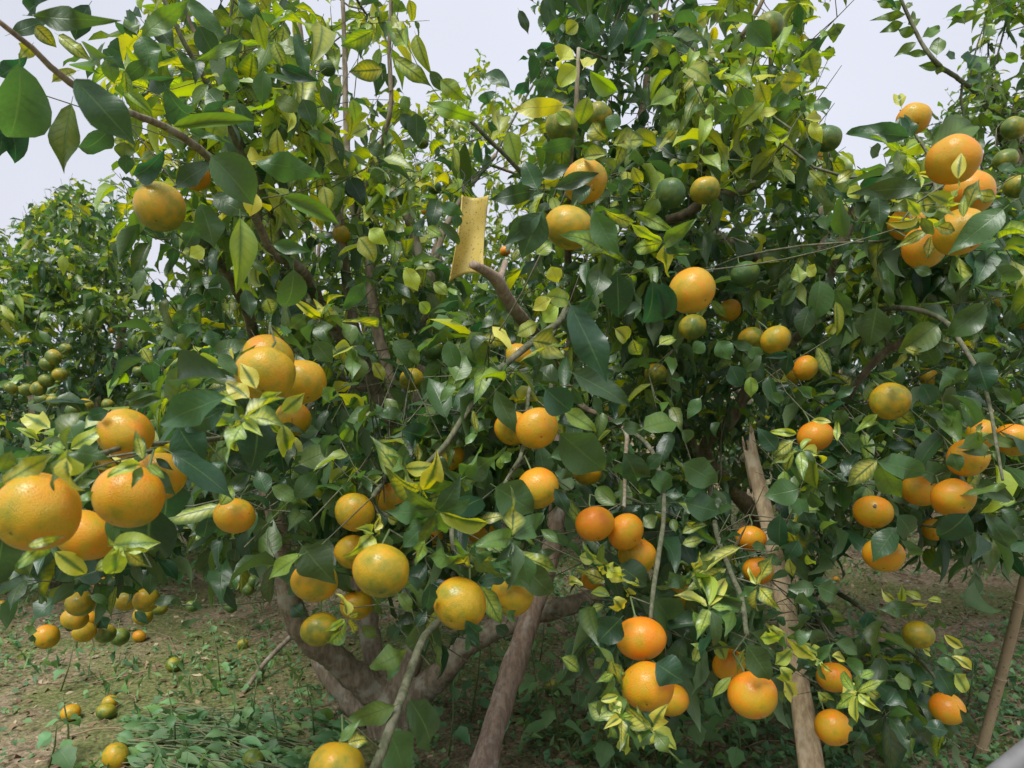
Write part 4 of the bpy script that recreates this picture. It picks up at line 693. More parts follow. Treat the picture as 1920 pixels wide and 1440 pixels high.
def wood(tree, seed, targets, tw, rmin=.0011, own=None):
    pos, par, tips, n0 = skeleton(seed, targets); cnt = np.zeros(len(pos)); kids = {}
    for t in tips: cnt[t] += 1
    for i in range(len(pos) - 1, n0 - 1, -1):
        if par[i] >= 0: cnt[par[i]] += cnt[i]
    for i in range(n0, len(pos)): kids.setdefault(par[i], []).append(i)
    rad = rmin * np.maximum(cnt, 1) ** .46; big = 0
    def run(start, par_node):
        ch = [par_node, start]; cur = start
        while cur in kids:
            c = max(kids[cur], key=lambda q: cnt[q]); ch.append(c); cur = c
        return ch
    starts = []
    for p_, cs in kids.items():
        main = max(cs, key=lambda q: cnt[q]) if p_ >= n0 else None
        for c in cs:
            if c != main: starts.append((c, p_))
    for c, p_ in starts:
        ch = run(c, p_); r = rad[ch].copy(); r[0] = min(r[1], (seed[p_, 3] * .9 if p_ < n0 else rad[p_])); rows = np.column_stack([pos[ch], r])
        qx, qy, _ = proj(pos[ch]); skyn = in_sky(qx, qy).sum()
        if skyn > 3 and r.max() < .004 and len(ch) > 4: continue
        if r.max() > .0065 and big < 40:
            big += 1; v, q = tube_arrays(rows, 8, .1, True); link('branch', mesh_np('branch', v, q, M_BARK), tree)
        else: tw.add(rows, 5 if r.max() > .003 else 4, 0)
    return pos, par, tips
def leaves_of(tips_pos, dirs, nl, ln, spread, droop, tonef, T, jitter=1.):
    """whorls of leaves on short shoots. returns arrays"""
    n = len(tips_pos); k = nl; t = np.tile(np.linspace(.12, 1, k), (n, 1)) + R.uniform(-.05, .05, (n, k)); az = (np.arange(k) * 2.4)[None] + R.uniform(0, 6.3, (n, 1)) + R.uniform(-.4, .4, (n, k))
    SL = (ln * R.uniform(1.2, 2.6, n))[:, None, None]
    d = nrm(dirs); a = nrm(np.cross(d, np.array((.2, .1, 1.)) + 1e-3)); b = np.cross(d, a)
    rad = np.cos(az)[..., None] * a[:, None] + np.sin(az)[..., None] * b[:, None]
    pos = tips_pos[:, None] + d[:, None] * (t - .6)[..., None] * SL
    ax = nrm(d[:, None] * (.15 + .75 * t[..., None] ** 2) + rad * spread + np.array((0, 0, -droop)) + R.normal(0, .25 * jitter, (n, k, 3)))
    up = nrm(np.array((0, -.12, .8)) + d[:, None] * .35 + R.normal(0, .33 * jitter, (n, k, 3)))
    bz = nrm(up - ax * np.sum(up * ax, -1, keepdims=True))
    L = ln * R.uniform(.5, 1.3, (n, k)); Wd = L * R.uniform(.27, .43, (n, k)) * (1.45 - L / ln * .4)
    sh = lambda z: z.reshape(-1, *z.shape[2:])
    pos, ax, bz, L, Wd = sh(pos), sh(ax), sh(bz), sh(L), sh(Wd)
    return pos, ax, bz, L, Wd, R.randint(0, len(T), len(pos)), SL[:, 0, 0]
def finish(tree, arr, tones, T, mat=M_LEAF, parts=300, maxsky=True):
    pos, ax, bz, L, Wd, idx = arr; mid = pos + ax * L[:, None] * .5; x, y, d = proj(mid); xt, yt, dt = proj(pos + ax * L[:, None])
    ok = (d > .6) & ~blocked(x, y, d) & ~blocked(xt, yt, dt) & ~in_sky(xt, yt) & (mid[:, 2] > .05)
    if tree not in (T3, T5, T6, T7): ok &= d > 1.18
    pos, ax, bz, L, Wd, idx, x, y, d = [z[ok] for z in (pos, ax, bz, L, Wd, idx, x, y, d)]; tn = tones[ok]
    # which leaves show: the nearest one in each small cell of the view
    cell = (np.floor(x / 11).astype(int) + 5000 * np.floor(y / 11).astype(int)); inside = (x > 0) & (x < 1920) & (y > 0) & (y < 1440)
    o = np.argsort(d); _, first = np.unique(cell[o], return_index=True); vis = np.zeros(len(d), bool); vis[o[first]] = True; vis &= inside
    size = L / d * vis; keep = np.argsort(-size)[:parts]; keep = keep[size[keep] > 0]; names = np.array(list(TONES)); TT = np.array([TONES[k] for k in names])
    for i in keep:
        tk = names[np.argmin(((TT - tn[i, :3]) ** 2 * (1, .6, .3)).sum(1))]
        leaf_obj(tree, T, int(idx[i]), tk, pos[i], ax[i], bz[i], L[i], Wd[i], mat)
    rest = np.ones(len(d), bool); rest[keep] = False; print(tree.name, len(d), 'leaves,', len(keep), 'single')
    tag(link('foliage', leaf_mesh(T, pos[rest], ax[rest], bz[rest], L[rest], Wd[rest], tn[rest], idx[rest], mat, 'foliage'), tree), kind='stuff')
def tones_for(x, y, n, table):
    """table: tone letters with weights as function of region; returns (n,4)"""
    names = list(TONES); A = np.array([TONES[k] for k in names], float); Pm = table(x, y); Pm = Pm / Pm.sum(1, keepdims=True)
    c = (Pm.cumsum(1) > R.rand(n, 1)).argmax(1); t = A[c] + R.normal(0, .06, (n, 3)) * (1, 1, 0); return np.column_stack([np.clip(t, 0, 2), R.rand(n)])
def mixw(x, **w): return np.tile(np.array([w.get(k, 0.) for k in TONES]), (len(x), 1)).astype(float)
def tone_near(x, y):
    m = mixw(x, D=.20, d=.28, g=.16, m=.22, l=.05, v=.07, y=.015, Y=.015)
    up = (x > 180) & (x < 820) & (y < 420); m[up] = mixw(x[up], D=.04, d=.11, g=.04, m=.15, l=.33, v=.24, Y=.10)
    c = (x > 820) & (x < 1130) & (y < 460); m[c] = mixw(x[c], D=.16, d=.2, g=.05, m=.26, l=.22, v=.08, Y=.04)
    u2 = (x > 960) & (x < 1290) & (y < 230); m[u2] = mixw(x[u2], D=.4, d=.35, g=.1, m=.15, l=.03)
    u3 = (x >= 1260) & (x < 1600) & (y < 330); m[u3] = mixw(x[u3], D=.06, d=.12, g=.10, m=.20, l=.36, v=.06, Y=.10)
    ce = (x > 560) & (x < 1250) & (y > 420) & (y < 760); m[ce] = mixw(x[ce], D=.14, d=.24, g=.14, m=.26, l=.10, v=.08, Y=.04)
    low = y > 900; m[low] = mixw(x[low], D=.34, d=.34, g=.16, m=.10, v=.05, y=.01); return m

def crown(tree, nT, xr, yr, dr, ok, k, ln, tonef, T, seed=None, spread=.85, droop=.38, upb=.5, parts=300, rmin=.0011, extra=None, near=()):
    s = np.vstack([sample(nT, xr, yr, dr, ok)] + [sample(n_, (min(a for a, _ in pl), max(a for a, _ in pl)), (min(b for _, b in pl), max(b for _, b in pl)), dr_, lambda x, y, d: poly(x, y, pl)) for n_, dr_, pl in near]); tg = np.stack([s[:, 2] * (s[:, 0] - 960) / F, s[:, 2], CH - s[:, 2] * (s[:, 1] - 720) / F], -1)
    if seed is None:
        b = np.array(tree.location); top = tg.mean(0); st = max(.4, top[2] * .35); m1 = np.array((b[0], b[1], st)); rows = [(*b, .085), (*(b + (.02, 0, st * .5)), .07), (*m1, .062)]
        v, q = tube_arrays(spline(np.array(rows), .06), 12, .12, True); link('trunk', mesh_np('trunk', v, q, M_BARK), tree); seed = [spline(np.array(rows), .06)]
        for a in range(5):
            an = a * 1.26 + R.rand(); sp_ = (tg[:, 0].std() * 1.1); e = m1 + np.array((math.cos(an) * sp_, math.sin(an) * sp_ * .6, max(.4, (tg[:, 2].max() - st) * R.uniform(.55, .8)))); mid = (m1 + e) / 2 + np.array((math.cos(an), math.sin(an), -.2)) * .12
            bb = spline(np.array([(*m1, .045), (*mid, .03), (*e, .012)]), .06); v, q = tube_arrays(bb, 8, .12, True); link('branch', mesh_np('branch', v, q, M_BARK), tree); seed.append(bb)
    seed = np.vstack(seed); allt = tg if extra is None or not len(extra) else np.vstack([tg, extra])
    pos, par, tips = wood(tree, seed, allt, TW[id(tree)], rmin); tp = pos[tips[:len(tg)]]; pp = pos[np.maximum(par[tips[:len(tg)]], 0)]
    dirs = nrm(nrm(tp - pp) + np.array((0, 0, upb)) + R.normal(0, .3, tp.shape))
    px, py, ax, L, Wd, idx, SL = None, None, None, None, None, None, None
    arr = leaves_of(tp, dirs, k, ln, spread, droop, None, T); *arr6, SL = arr
    for i in range(len(tp)): TW[id(tree)].add(np.column_stack([np.stack([tp[i] - dirs[i] * SL[i] * .6, tp[i], tp[i] + dirs[i] * SL[i] * .4]), [.0017, .0014, .0008]]) if ln > 0 else None, 3)
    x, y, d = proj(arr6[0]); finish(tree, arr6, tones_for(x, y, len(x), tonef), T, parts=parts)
    TW[id(tree)].obj('twigs', M_TWIG, tree, 'stuff')

fr_ext = lambda cond: np.array([f['end'] for f in FRUITS if cond(f)])
U1 = [(225,-260),(776,-260),(776,10),(803,90),(775,175),(790,200),(960,240),(1000,150),(1000,-260),(1250,-260),(1290,200),(1290,1000),(1060,1010),(900,960),(760,1040),(480,1000),(400,900),(330,740),(300,560),(225,430),(240,330),(190,190)]
def ok1(x, y, d):
    a = poly(x, y, U1) & (R.rand(len(x)) < np.where(y < 300, .38, 1.)) & (R.rand(len(x)) < np.where((x > 780) & (x < 1000) & (y < 520), .22, 1))
    return a & ~((d < 2.0) & (y > 640) & (R.rand(len(x)) < .3)) & ~((y > 850) & (d < 2.1) & (R.rand(len(x)) < .4))
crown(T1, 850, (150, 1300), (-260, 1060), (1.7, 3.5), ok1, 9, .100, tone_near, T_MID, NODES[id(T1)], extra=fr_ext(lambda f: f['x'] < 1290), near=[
 (85, (1.25, 1.9), [(480,860),(700,800),(1010,820),(1060,900),(1010,1100),(900,1180),(780,1200),(620,1060),(500,1080)]), (38, (1.3, 2.0), [(680,700),(900,620),(1060,760),(1040,860),(700,860)]),
 (50, (1.3, 2.2), [(1060,960),(1300,900),(1290,1330),(1180,1340),(1100,1180)]), (40, (1.25, 2.2), [(300,640),(520,600),(600,820),(480,1000),(330,1050),(240,1000),(300,760)]),
 (30, (1.2, 1.9), [(0,820),(180,800),(300,1040),(240,1100),(0,1100)]), (60, (1.5, 2.1), [(240,60),(640,0),(700,330),(420,420),(250,300)])], parts=max(10, 300 - made[id(T1)]))
U2 = [(965,-260),(1535,-260),(1592,70),(1530,150),(1565,265),(1640,340),(1800,380),(2100,330),(2150,900),(1950,960),(1700,900),(1500,1010),(1380,930),(1290,1000),(1200,940),(1190,300),(965,160)]
def ok2(x, y, d):
    a = poly(x, y, U2) & (R.rand(len(x)) < np.where(y < 260, np.where(x < 1250, .36, .45), 1.)); return a & ~((d < 2.1) & (y > 600) & (R.rand(len(x)) < .45)) & ~((y > 850) & (R.rand(len(x)) < .5))
crown(T2, 900, (960, 2150), (-260, 1010), (1.75, 3.7), ok2, 9, .098, tone_near, T_MID, NODES[id(T2)], extra=fr_ext(lambda f: f['x'] >= 1290), near=[
 (45, (1.3, 2.1), [(1290,900),(1420,940),(1470,1200),(1380,1290),(1290,1200)]), (50, (1.4, 2.4), [(1440,820),(1600,860),(1560,1120),(1600,1350),(1500,1400),(1520,1200),(1430,1050)]),
 (60, (1.35, 2.2), [(1560,780),(1960,760),(1960,1040),(1700,1020),(1600,900)]), (26, (1.5, 2.1), [(1560,1180),(1700,1230),(1800,1300),(1700,1400),(1590,1400)]), (40, (1.4, 2.0), [(1640,330),(1920,300),(1920,560),(1640,560)]), (50, (1.5, 2.3), [(1250,60),(1540,80),(1560,330),(1290,330)])], parts=max(10, 300 - made[id(T2)]))
# left tree
def ok3(x, y, d):
    top = ip(x, [-400, -40, 40, 96, 130, 185, 232, 268, 300, 345, 420], [420, 410, 402, 352, 325, 322, 372, 452, 535, 565, 620]) + 14
    bot = ip(x, [-400, 60, 200, 330, 420, 500], [1060, 1010, 1020, 1100, 1090, 1000]); return (y > top) & (y < bot) & (R.rand(len(x)) < np.where(y < 480, .8, 1)) & ((y < 1000) | (R.rand(len(x)) < .6))
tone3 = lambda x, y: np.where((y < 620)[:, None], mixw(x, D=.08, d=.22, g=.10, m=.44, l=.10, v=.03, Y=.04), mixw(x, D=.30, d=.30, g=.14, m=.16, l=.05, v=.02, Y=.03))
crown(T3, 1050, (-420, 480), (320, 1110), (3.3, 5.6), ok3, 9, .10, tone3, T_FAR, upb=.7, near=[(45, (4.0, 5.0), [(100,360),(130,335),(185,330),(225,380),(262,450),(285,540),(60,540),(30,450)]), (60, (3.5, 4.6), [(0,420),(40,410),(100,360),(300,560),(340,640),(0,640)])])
# upper right tree
U4 = [(1775,205),(1800,160),(1835,90),(1850,20),(1900,-200),(2250,-200),(2250,520),(1900,520),(1760,430),(1700,330),(1690,250)]
crown(T4, 640, (1680, 2250), (-200, 520), (2.6, 4.2), lambda x, y, d: poly(x, y, U4), 8, .082, lambda x, y: mixw(x, D=.04, d=.12, g=.08, m=.62, l=.14), T_MID, NODES[id(T4)], upb=.9, parts=max(10, 300 - made[id(T4)]))
def ok5(x, y, d):
    top = ip(x, [640, 700, 800, 845, 885, 915, 945, 985, 1040, 1100, 1200, 1300], [330, 300, 200, 160, 110, 62, 130, 150, 180, 200, 260, 320]) + 10
    return (y > top) & (R.rand(len(x)) < ip(y, [60, 300, 450, 600], [.5, .75, .9, 1.]))
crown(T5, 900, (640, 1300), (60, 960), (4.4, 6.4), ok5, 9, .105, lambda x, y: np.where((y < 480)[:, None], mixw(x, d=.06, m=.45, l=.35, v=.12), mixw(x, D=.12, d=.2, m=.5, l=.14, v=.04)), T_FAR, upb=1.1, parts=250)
def ok6(x, y, d):
    top = ip(x, [1120, 1250, 1400, 1500, 1600, 1700, 1800, 2000], [330, 250, 250, 235, 330, 300, 250, 230]) + 10
    return (y > top) & (R.rand(len(x)) < ip(y, [230, 400, 500], [.55, .8, 1.])) & ((y < 900) | (R.rand(len(x)) < .4))
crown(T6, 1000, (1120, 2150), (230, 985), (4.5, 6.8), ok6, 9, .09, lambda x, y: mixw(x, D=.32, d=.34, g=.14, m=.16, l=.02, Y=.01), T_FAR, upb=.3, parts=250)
def ok7(x, y, d):
    top = ip(x, [300, 340, 420, 520, 640, 780], [575, 500, 420, 350, 300, 300]) + 10
    return (y > top) & (R.rand(len(x)) < ip(y, [290, 450, 600], [.45, .6, 1.]))
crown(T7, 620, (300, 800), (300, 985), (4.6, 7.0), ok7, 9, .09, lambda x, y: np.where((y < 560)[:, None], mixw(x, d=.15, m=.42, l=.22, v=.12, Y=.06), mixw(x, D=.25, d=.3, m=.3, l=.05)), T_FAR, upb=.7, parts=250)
# the next row of the orchard closes the view
for (x, dpt, top, lbl) in [(-9.3, 9.5, 500, 'far tree at the left end of the row behind'), (-6.2, 9.0, 560, 'far tree second from the left of the row behind'), (-3.0, 9.4, 520, 'far tree behind the left half of the crown'), (0.0, 9.0, 480, 'far tree behind the middle of the crown'), (3.0, 9.3, 470, 'far tree behind the right trunk'), (6.0, 9.2, 450, 'far tree at the right of the row behind'), (9.2, 9.6, 430, 'far tree at the right end of the row behind')]:
    t = empty('mandarin_tree', (x, dpt, 0), 'dark ' + lbl + ', seen only through gaps', 'tree', 'mandarin trees of the orchard'); TW[id(t)] = Tubes()
    hgt = CH + (720 - top) / F * dpt; n = 420; u = R.normal(0, 1, (n, 3)); u = nrm(u) * R.rand(n, 1) ** .4; tg = np.array((x, dpt, hgt * .5 + .08)) + u * (2.1, 1.2, hgt * .5 - .12)
    rows = spline(np.array([(x, dpt, 0, .08), (x + .05, dpt, .3, .07), (x, dpt, .6, .06)]), .1); v, q = tube_arrays(rows, 8, .1, True); link('trunk', mesh_np('trunk', v, q, M_BARK), t)
    pos, par, tips = wood(t, rows, tg, TW[id(t)], .0016); arr = leaves_of(pos[tips], nrm(u + (0, 0, .4)), 9, .15, .95, .3, None, T_FAR); *a6, SL = arr
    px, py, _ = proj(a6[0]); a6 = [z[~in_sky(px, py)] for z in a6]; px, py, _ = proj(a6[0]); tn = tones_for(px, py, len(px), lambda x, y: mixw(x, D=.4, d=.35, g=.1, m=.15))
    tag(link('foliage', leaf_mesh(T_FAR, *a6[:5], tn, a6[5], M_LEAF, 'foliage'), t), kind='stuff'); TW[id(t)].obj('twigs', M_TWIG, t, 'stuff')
# ---------------------------------------------------------------- small fruit of the trees behind, fallen fruit
OWN = {'l': ['shiny olive fruit highest but one in the left tree cluster', 'olive fruit at the left shoulder of the shiny one in the left tree', 'topmost olive fruit of the left tree cluster beside a dark leaf', 'brightest olive fruit in the middle of the left tree cluster', 'shaded green fruit left under the brightest of the left tree cluster', 'yellow tinged olive fruit heading the lower left row', 'olive fruit second from the left in the lower row of the left tree', 'leftmost olive fruit near the picture edge in the left tree', 'olive fruit of the pair between row and lowest pair, right one', 'olive fruit of the pair between row and lowest pair, left one', 'half orange olive fruit, right one of the lowest pair in the left tree', 'green fruit, left one of the lowest pair in the left tree', 'green fruit just right above the lowest pair of the left tree', 'olive fruit right of the left tree cluster, under a dark arched leaf', 'small olive fruit touching the one under the dark arched leaf', 'single olive fruit high right of the left tree cluster', 'tiny yellowish fruit in the middle of the left tree crown', 'tiny yellowish fruit at the right flank of the left tree', 'small yellowish fruit where left tree meets the nearest crown', 'tiny yellow fruit near the left edge under the crown top', 'tiny orange fruit in the mid right of the left tree crown'], 'u': ['orange fruit near the left tree top, right one of two', 'orange fruit near the left tree top, left one of two', 'tiny orange fruit at the right tip of the left tree top'], 's': ['dark green fruit, lower of two left of the bluish draped leaf', 'dark green fruit, upper of two left of the bluish draped leaf', 'dark green fruit right beside the low yellow bunch', 'dark green fruit alone between low bunch and trunk', 'green fruit just under the single shaded orange mandarin', 'dark fruit right below the green one under the shaded mandarin'], 'r': ['unripe fruit above the pair in the dark tree at upper right', 'yellowish unripe fruit beside the pale trunk at upper right', 'unripe fruit left of centre in the dark tree behind', 'unripe fruit right neighbour of the left one in the dark tree', 'small green fruit, left one below in the dark tree', 'small green fruit, right one below in the dark tree', 'green fruit, lower left one beside the splintered post top', 'green fruit, upper right one beside the splintered post top', 'tiny orange fruit leftmost against the sky gap at upper right'], 'c': ['tiny orange fruit left of the yellow trap', 'tiny orange fruit right of the yellow trap', 'tiny orange speck of fruit below the olive brown mandarin', 'tiny orange fruit close beside the trap edge', 'tiny orange fruit high between trap wires and amber pair', 'yellow fruit half seen in the crown left of the trap', 'yellow fruit behind the big leaf right of the lone amber mandarin'], 't': ['greenish fruit at the right edge, beside the dark curved leaf', 'smaller greenish fruit just left of the one at the right edge']}
for (x, y, dp, rp, g) in FB:
    d = 80. / dp; lb = (FBL[g][0], OWN[g].pop(0))
    if g == 's': d = 3.0
    if g == 'l': d = max(3.15, min(d, 4.6))
    fruit(x, y, dp, rp, lb[1], lb[0], d=max(d * .93, 2.2))
for (x, y, dp, rp, lb) in FG:
    d = F * (CH - .03) / (y - 720)
    for _ in range(4): D = dp * d / F; gx = d * (x - 960) / F; d = F * (CH - ground_z(gx, d) - D * .42) / (y - 720)
    fruit(x, y, dp, rp, lb, 'mandarins fallen on the ground', d=d, hang=False, cat='mandarin', name='fallen_mandarin')

# ---------------------------------------------------------------- poles, post, pipe, trap
t = empty('prop_pole', P(905, 1440, 2.25) * (1, 1, 0), 'leaning reddish brown bark covered pole propping the nearest tree', 'pole')
rows = np.array([(*P(868,1560,2.12), .052), (*P(905,1440,2.22), .050), (*P(950,1290,2.32), .046), (*P(1003,1130,2.42), .043), (*P(1040,1000,2.5), .040), (*P(1052,850,2.58), .035), (*P(1060,700,2.66), .031)])
rows[0, :3] = rows[1, :3] + (rows[1, :3] - rows[2, :3]) / (rows[2, 2] - rows[1, 2]) * (rows[1, 2] + .03)
rows[:, 3] *= .84; rows = spline(rows, .02); rows[:, :3] += (R.rand(len(rows), 3) - .5) * .002; k = np.arange(len(rows)); rows[:, 3] *= 1 + .05 * np.sin(k * .35) + .03 * np.sin(k * .9)
v, q = tube_arrays(rows, 20, .06, True); link('pole_shaft', mesh_np('pole_shaft', v, q, M_STAKE), t)
kn = P(966, 1222, 2.37); v, q = tube_arrays(np.array([(*(kn + (0, -.030, 0)), .016), (*(kn + (0, -.046, .002)), .013), (*(kn + (0, -.049, .003)), .006)]), 10, .2, True); link('knot', mesh_np('knot', v, q, M_STAKE), t)

def split_post():
    t = empty('wooden_post', P(1522, 1440, 1.72) * (1, 1, 0), 'leaning weathered wooden post with splintered forked top, right of centre', 'post')
    a, b = P(1522, 1440, 1.72), P(1408, 850, 2.02); dirv = nrm(a - b); foot = a + dirv * (a[2] + .03) / -dirv[2]
    n_ = 60; s = 18; u = nrm(np.cross(dirv, (0, 1, .1))); w = np.cross(dirv, u); V = []; 
    for i in range(n_ + 1):
        f = i / n_; c = b + (foot - b) * f; c = c + u * .012 * math.sin(f * 5) ; r = (.0185 + .0165 * f) * (1 + .03 * math.sin(f * 23))
        for j in range(s):
            th = 2 * math.pi * j / s; rr = r * (1 + .10 * math.cos(2 * th + 1) + .05 * math.sin(5 * th + f * 3)); p = c + rr * (math.cos(th) * u + math.sin(th) * w * .75)
            if i == 0: p = p - dirv * (.06 * max(0, math.cos(th * 1.0)) ** 1 + .04 * max(0, math.cos(th * 3 + 2)) + .02 * R.rand()); 
            V.append(p)
    V = np.array(V); i = np.arange(n_)[:, None] * s; j = np.arange(s)[None]; kk = (j + 1) % s; Q = np.stack([i + j, i + s + j, i + s + kk, i + kk], -1).reshape(-1, 4)
    V = np.vstack([V, b + dirv * .05]); m = np.arange(0, s, 2); Q = np.vstack([Q, np.stack([np.full_like(m, len(V) - 1), m, (m + 1) % s, (m + 2) % s], -1)])
    link('post_shaft', mesh_np('post_shaft', V, Q, M_POST), t)
    for k in range(3):
        p = b + u * (.012 - .012 * k) + w * -.01; v, q = tube_arrays(np.array([(*(p + dirv * .10), .008), (*(p + dirv * .03), .007), (*(p - dirv * (.03 + .012 * k)), .0025)]), 5, .3, True); link('splinter', mesh_np('splinter', v, q, M_POST), t)
split_post()
n = N('bamboo_skin'); tc = n.new('TexCoord'); nz = n.noise(14, 4, tc.outputs['Object']); n2 = n.noise(90, 3, tc.outputs['Object'])
M_BAM = n.done(n.principled(n.mix(n.step(n2, .6, .7), n.mix(nz, (.20, .145, .085), (.36, .28, .17)), (.10, .075, .05)), .55, n.bump(n2, .2, .002), .4))
t = empty('bamboo_cane', P(1840, 1400, 2.5) * (1, 1, 0), 'leaning tan bamboo cane with a ringed joint at the lower right edge', 'cane')
a, b = P(1840, 1405, 2.42), P(1990, 800, 2.3); dv = nrm(b - a); a = a - dv * (a[2] + .02) / dv[2]; L = np.linalg.norm(b - a); rows = []
joints = [.08, .33, .60, .86, 1.12]
for k in range(int(L / .01)):
    s = k * .01; q = min(abs(s - j) for j in joints); rows.append((*(a + dv * s + np.array((.006 * math.sin(s * 3), 0, 0))), .0175 - .002 * s + (.0028 if q < .008 else (-.001 if q < .02 else 0))))
v, q = tube_arrays(np.array(rows), 14, .01, True); link('cane_shaft', mesh_np('cane_shaft', v, q, M_BAM), t)
for j in joints:
    p = a + dv * (j + .004) + np.array((.006 * math.sin(j * 3), 0, 0)); v, q = tube_arrays(np.array([(*(p - dv * .0022), .0195 - .002 * j), (*p, .0212 - .002 * j), (*(p + dv * .0022), .0195 - .002 * j)]), 14, 0, True); link('joint_ring', mesh_np('joint_ring', v, q, M_BAM), t)
n = N('galvanised_steel'); tc = n.new('TexCoord'); nz = n.noise(40, 4, tc.outputs['Object']); n2 = n.noise(160, 3, tc.outputs['Object'])
M_PIPE = n.done(n.principled(n.mix(nz, (.09, .09, .092), (.19, .19, .19)), n.math('MULTIPLY_ADD', n2, .25, .5), n.bump(n2, .15, .001), .5, Metallic=.0))
t = empty('metal_pipe', P(1900, 1420, .85), 'grey galvanised pipe crossing the lower right corner', 'pipe')
p0, p1 = P(1700, 1592, .80), P(2300, 1110, .98); v, q = tube_arrays(spline(np.array([(*p0, .0128), (*((p0 + p1) / 2), .0128), (*p1, .0128)]), .05), 20, 0, True); link('rail', mesh_np('rail', v, q, M_PIPE), t)
for p in (p0, p1): v, q = tube_arrays(np.array([(*(p - (0, 0, .0)), .016), (p[0], p[1], p[2] * .5, .016), (p[0], p[1], -.02, .016)]), 14, 0, True); link('upright', mesh_np('upright', v, q, M_PIPE), t)
# sticky trap
n = N('trap_sheet'); tc = n.new('TexCoord'); n2 = n.noise(170, 3, tc.outputs['Object'], .7); n3 = n.noise(24, 3, tc.outputs['Object'])
c_ = n.mix(n.step(n3, .35, .7), (.66, .52, .14), (.74, .61, .20)); c_ = n.mix(n.math('MULTIPLY', n.step(n2, .60, .65), .75), c_, (.10, .07, .02))
pr = n.principled(c_, .42); trn = n.new('BsdfTranslucent'); n.put(trn.inputs[0], c_); ms = n.new('MixShader'); ms.inputs[0].default_value = .35; n.put(ms.inputs[1], pr); n.put(ms.inputs[2], trn.outputs[0]); M_TRAP = n.done(ms.outputs[0])
t = empty('sticky_insect_trap', P(880, 440, 1.65), 'curved dull yellow sticky insect trap hanging in the crown', 'insect trap')
V = []; nu, nv_ = 13, 25
for i in range(nv_):
    f = i / (nv_ - 1); y = 366 + (522 - 366) * f
    xl = ip(f, [0, .25, .5, .75, 1], [867, 864, 858, 851, 843]); xr = ip(f, [0, .25, .5, .75, 1], [915, 911, 907, 905, 906])
    for j in range(nu):
        g = j / (nu - 1); bow = math.sin(math.pi * g) * .022; edge = .010 * math.cos(math.pi * g) * math.cos(math.pi * 2 * f)
        V.append(P(xl + (xr - xl) * g, y + 5 * math.sin(math.pi * g) * (1 - f) - 9 * math.sin(math.pi * g) * f - 12 * (g - .5) * f, 1.66 + bow + edge))
V = np.array(V); i = np.arange(nv_ - 1)[:, None] * nu; j = np.arange(nu - 1)[None]; Q = np.stack([i + j, i + nu + j, i + nu + j + 1, i + j + 1], -1).reshape(-1, 4)
o = link('trap_panel', mesh_np('trap_panel', V, Q, M_TRAP), t); md = o.modifiers.new('thickness', 'SOLIDIFY'); md.thickness = .0015
for s_ in (0, 1):                 # rolled rim along each long edge
    e = V.reshape(nv_, nu, 3)[:, 0 if s_ == 0 else -1]; v, q = tube_arrays(np.column_stack([e, np.full(nv_, .0022)]), 6, 0, True); link('rim', mesh_np('rim', v, q, M_TRAP), t)
n = N('black_wire'); M_WIRE = n.done(n.principled((.015, .015, .018), .5))
for rows in ([(878,368,1.66),(869,350,1.66),(905,322,1.75),(948,296,1.85)], [(872,368,1.66),(868,352,1.66),(900,318,1.8),(922,300,1.85)], [(870,366,1.66),(866,348,1.66),(872,330,1.68),(864,318,1.7)], [(884,368,1.66),(870,350,1.66),(850,362,1.7),(836,356,1.74)], [(870,352,1.66),(920,325,1.74),(975,300,1.85)]):
    v, q = tube_arrays(spline(np.array([(*P(*r), .0012) for r in rows]), .01), 5, 0, True); link('wire', mesh_np('wire', v, q, M_WIRE), t)
# sawn off stub branch, a part of the nearest tree
M_STUB = bark_material('pale_dry_bark', (.26, .19, .14), (.42, .34, .26), (.38, .37, .33), 70)
for rows in ([(1055,720,2.6,20),(1020,650,2.3,22),(985,605,2.0,24),(965,582,1.85,25),(945,550,1.75,25),(932,526,1.7,25),(910,508,1.64,19),(886,496,1.58,16)], [(934,530,1.7,15),(942,510,1.72,13),(948,490,1.74,11)]):
    v, q = tube_arrays(spline(W(rows), .015), 12, .12, True); link('sawn_branch', mesh_np('sawn_branch', v, q, M_STUB), T1)

# ---------------------------------------------------------------- weeds, litter
def gp(x, y):                    # ground point seen at photo pixel
    d = F * CH / (y - 720); return np.array((d * (x - 960) / F, d, 0.))
def weed_plant(base, h, k, ln, tone, label=None, single=True, lean=None):
    base = base.copy(); base[2] = ground_z(base[0], base[1]); t = empty('weed_plant', base, label, 'weed', 'broad leaved weeds under the trees'); st = Tubes(); top = base + np.array((random.uniform(-.05, .05), random.uniform(-.05, .05), h))
    st.add(np.column_stack([np.stack([base - (0, 0, .01), (base + top) / 2 + (.008, 0, 0), top]), [.0035, .003, .002]]), 6, 0, True)
    for i in range(k):
        f = (i + 1.2) / (k + .5); p = base + (top - base) * f; az0 = i * 1.57 + random.uniform(-.3, .3) + hash_(base)
        for s in (0, math.pi):
            az = az0 + s; out = np.array((math.cos(az), math.sin(az), .12)); pet = ln * random.uniform(.25, .5) * (1.15 - .5 * f); q0 = p + out * pet; L = ln * random.uniform(.8, 1.15) * (1.15 - .55 * f) ** .8
            st.add(np.column_stack([np.stack([p, q0]), [.0014, .0011]]), 4); axx = nrm(out + np.array((0, 0, random.uniform(-.45, .05)))); bz = nrm(np.array((random.uniform(-.25, .25), random.uniform(-.45, .1), 1.)))
            bz = nrm(bz - axx * (bz @ axx)); leaf_obj(t, T_WEED, random.randrange(8), tone, q0, axx, bz, L, L * random.uniform(.62, .8), M_WEED)
    st.obj('stem', M_STALK, t)
def hash_(b): return (b[0] * 37.7 + b[1] * 19.3) % 3.1
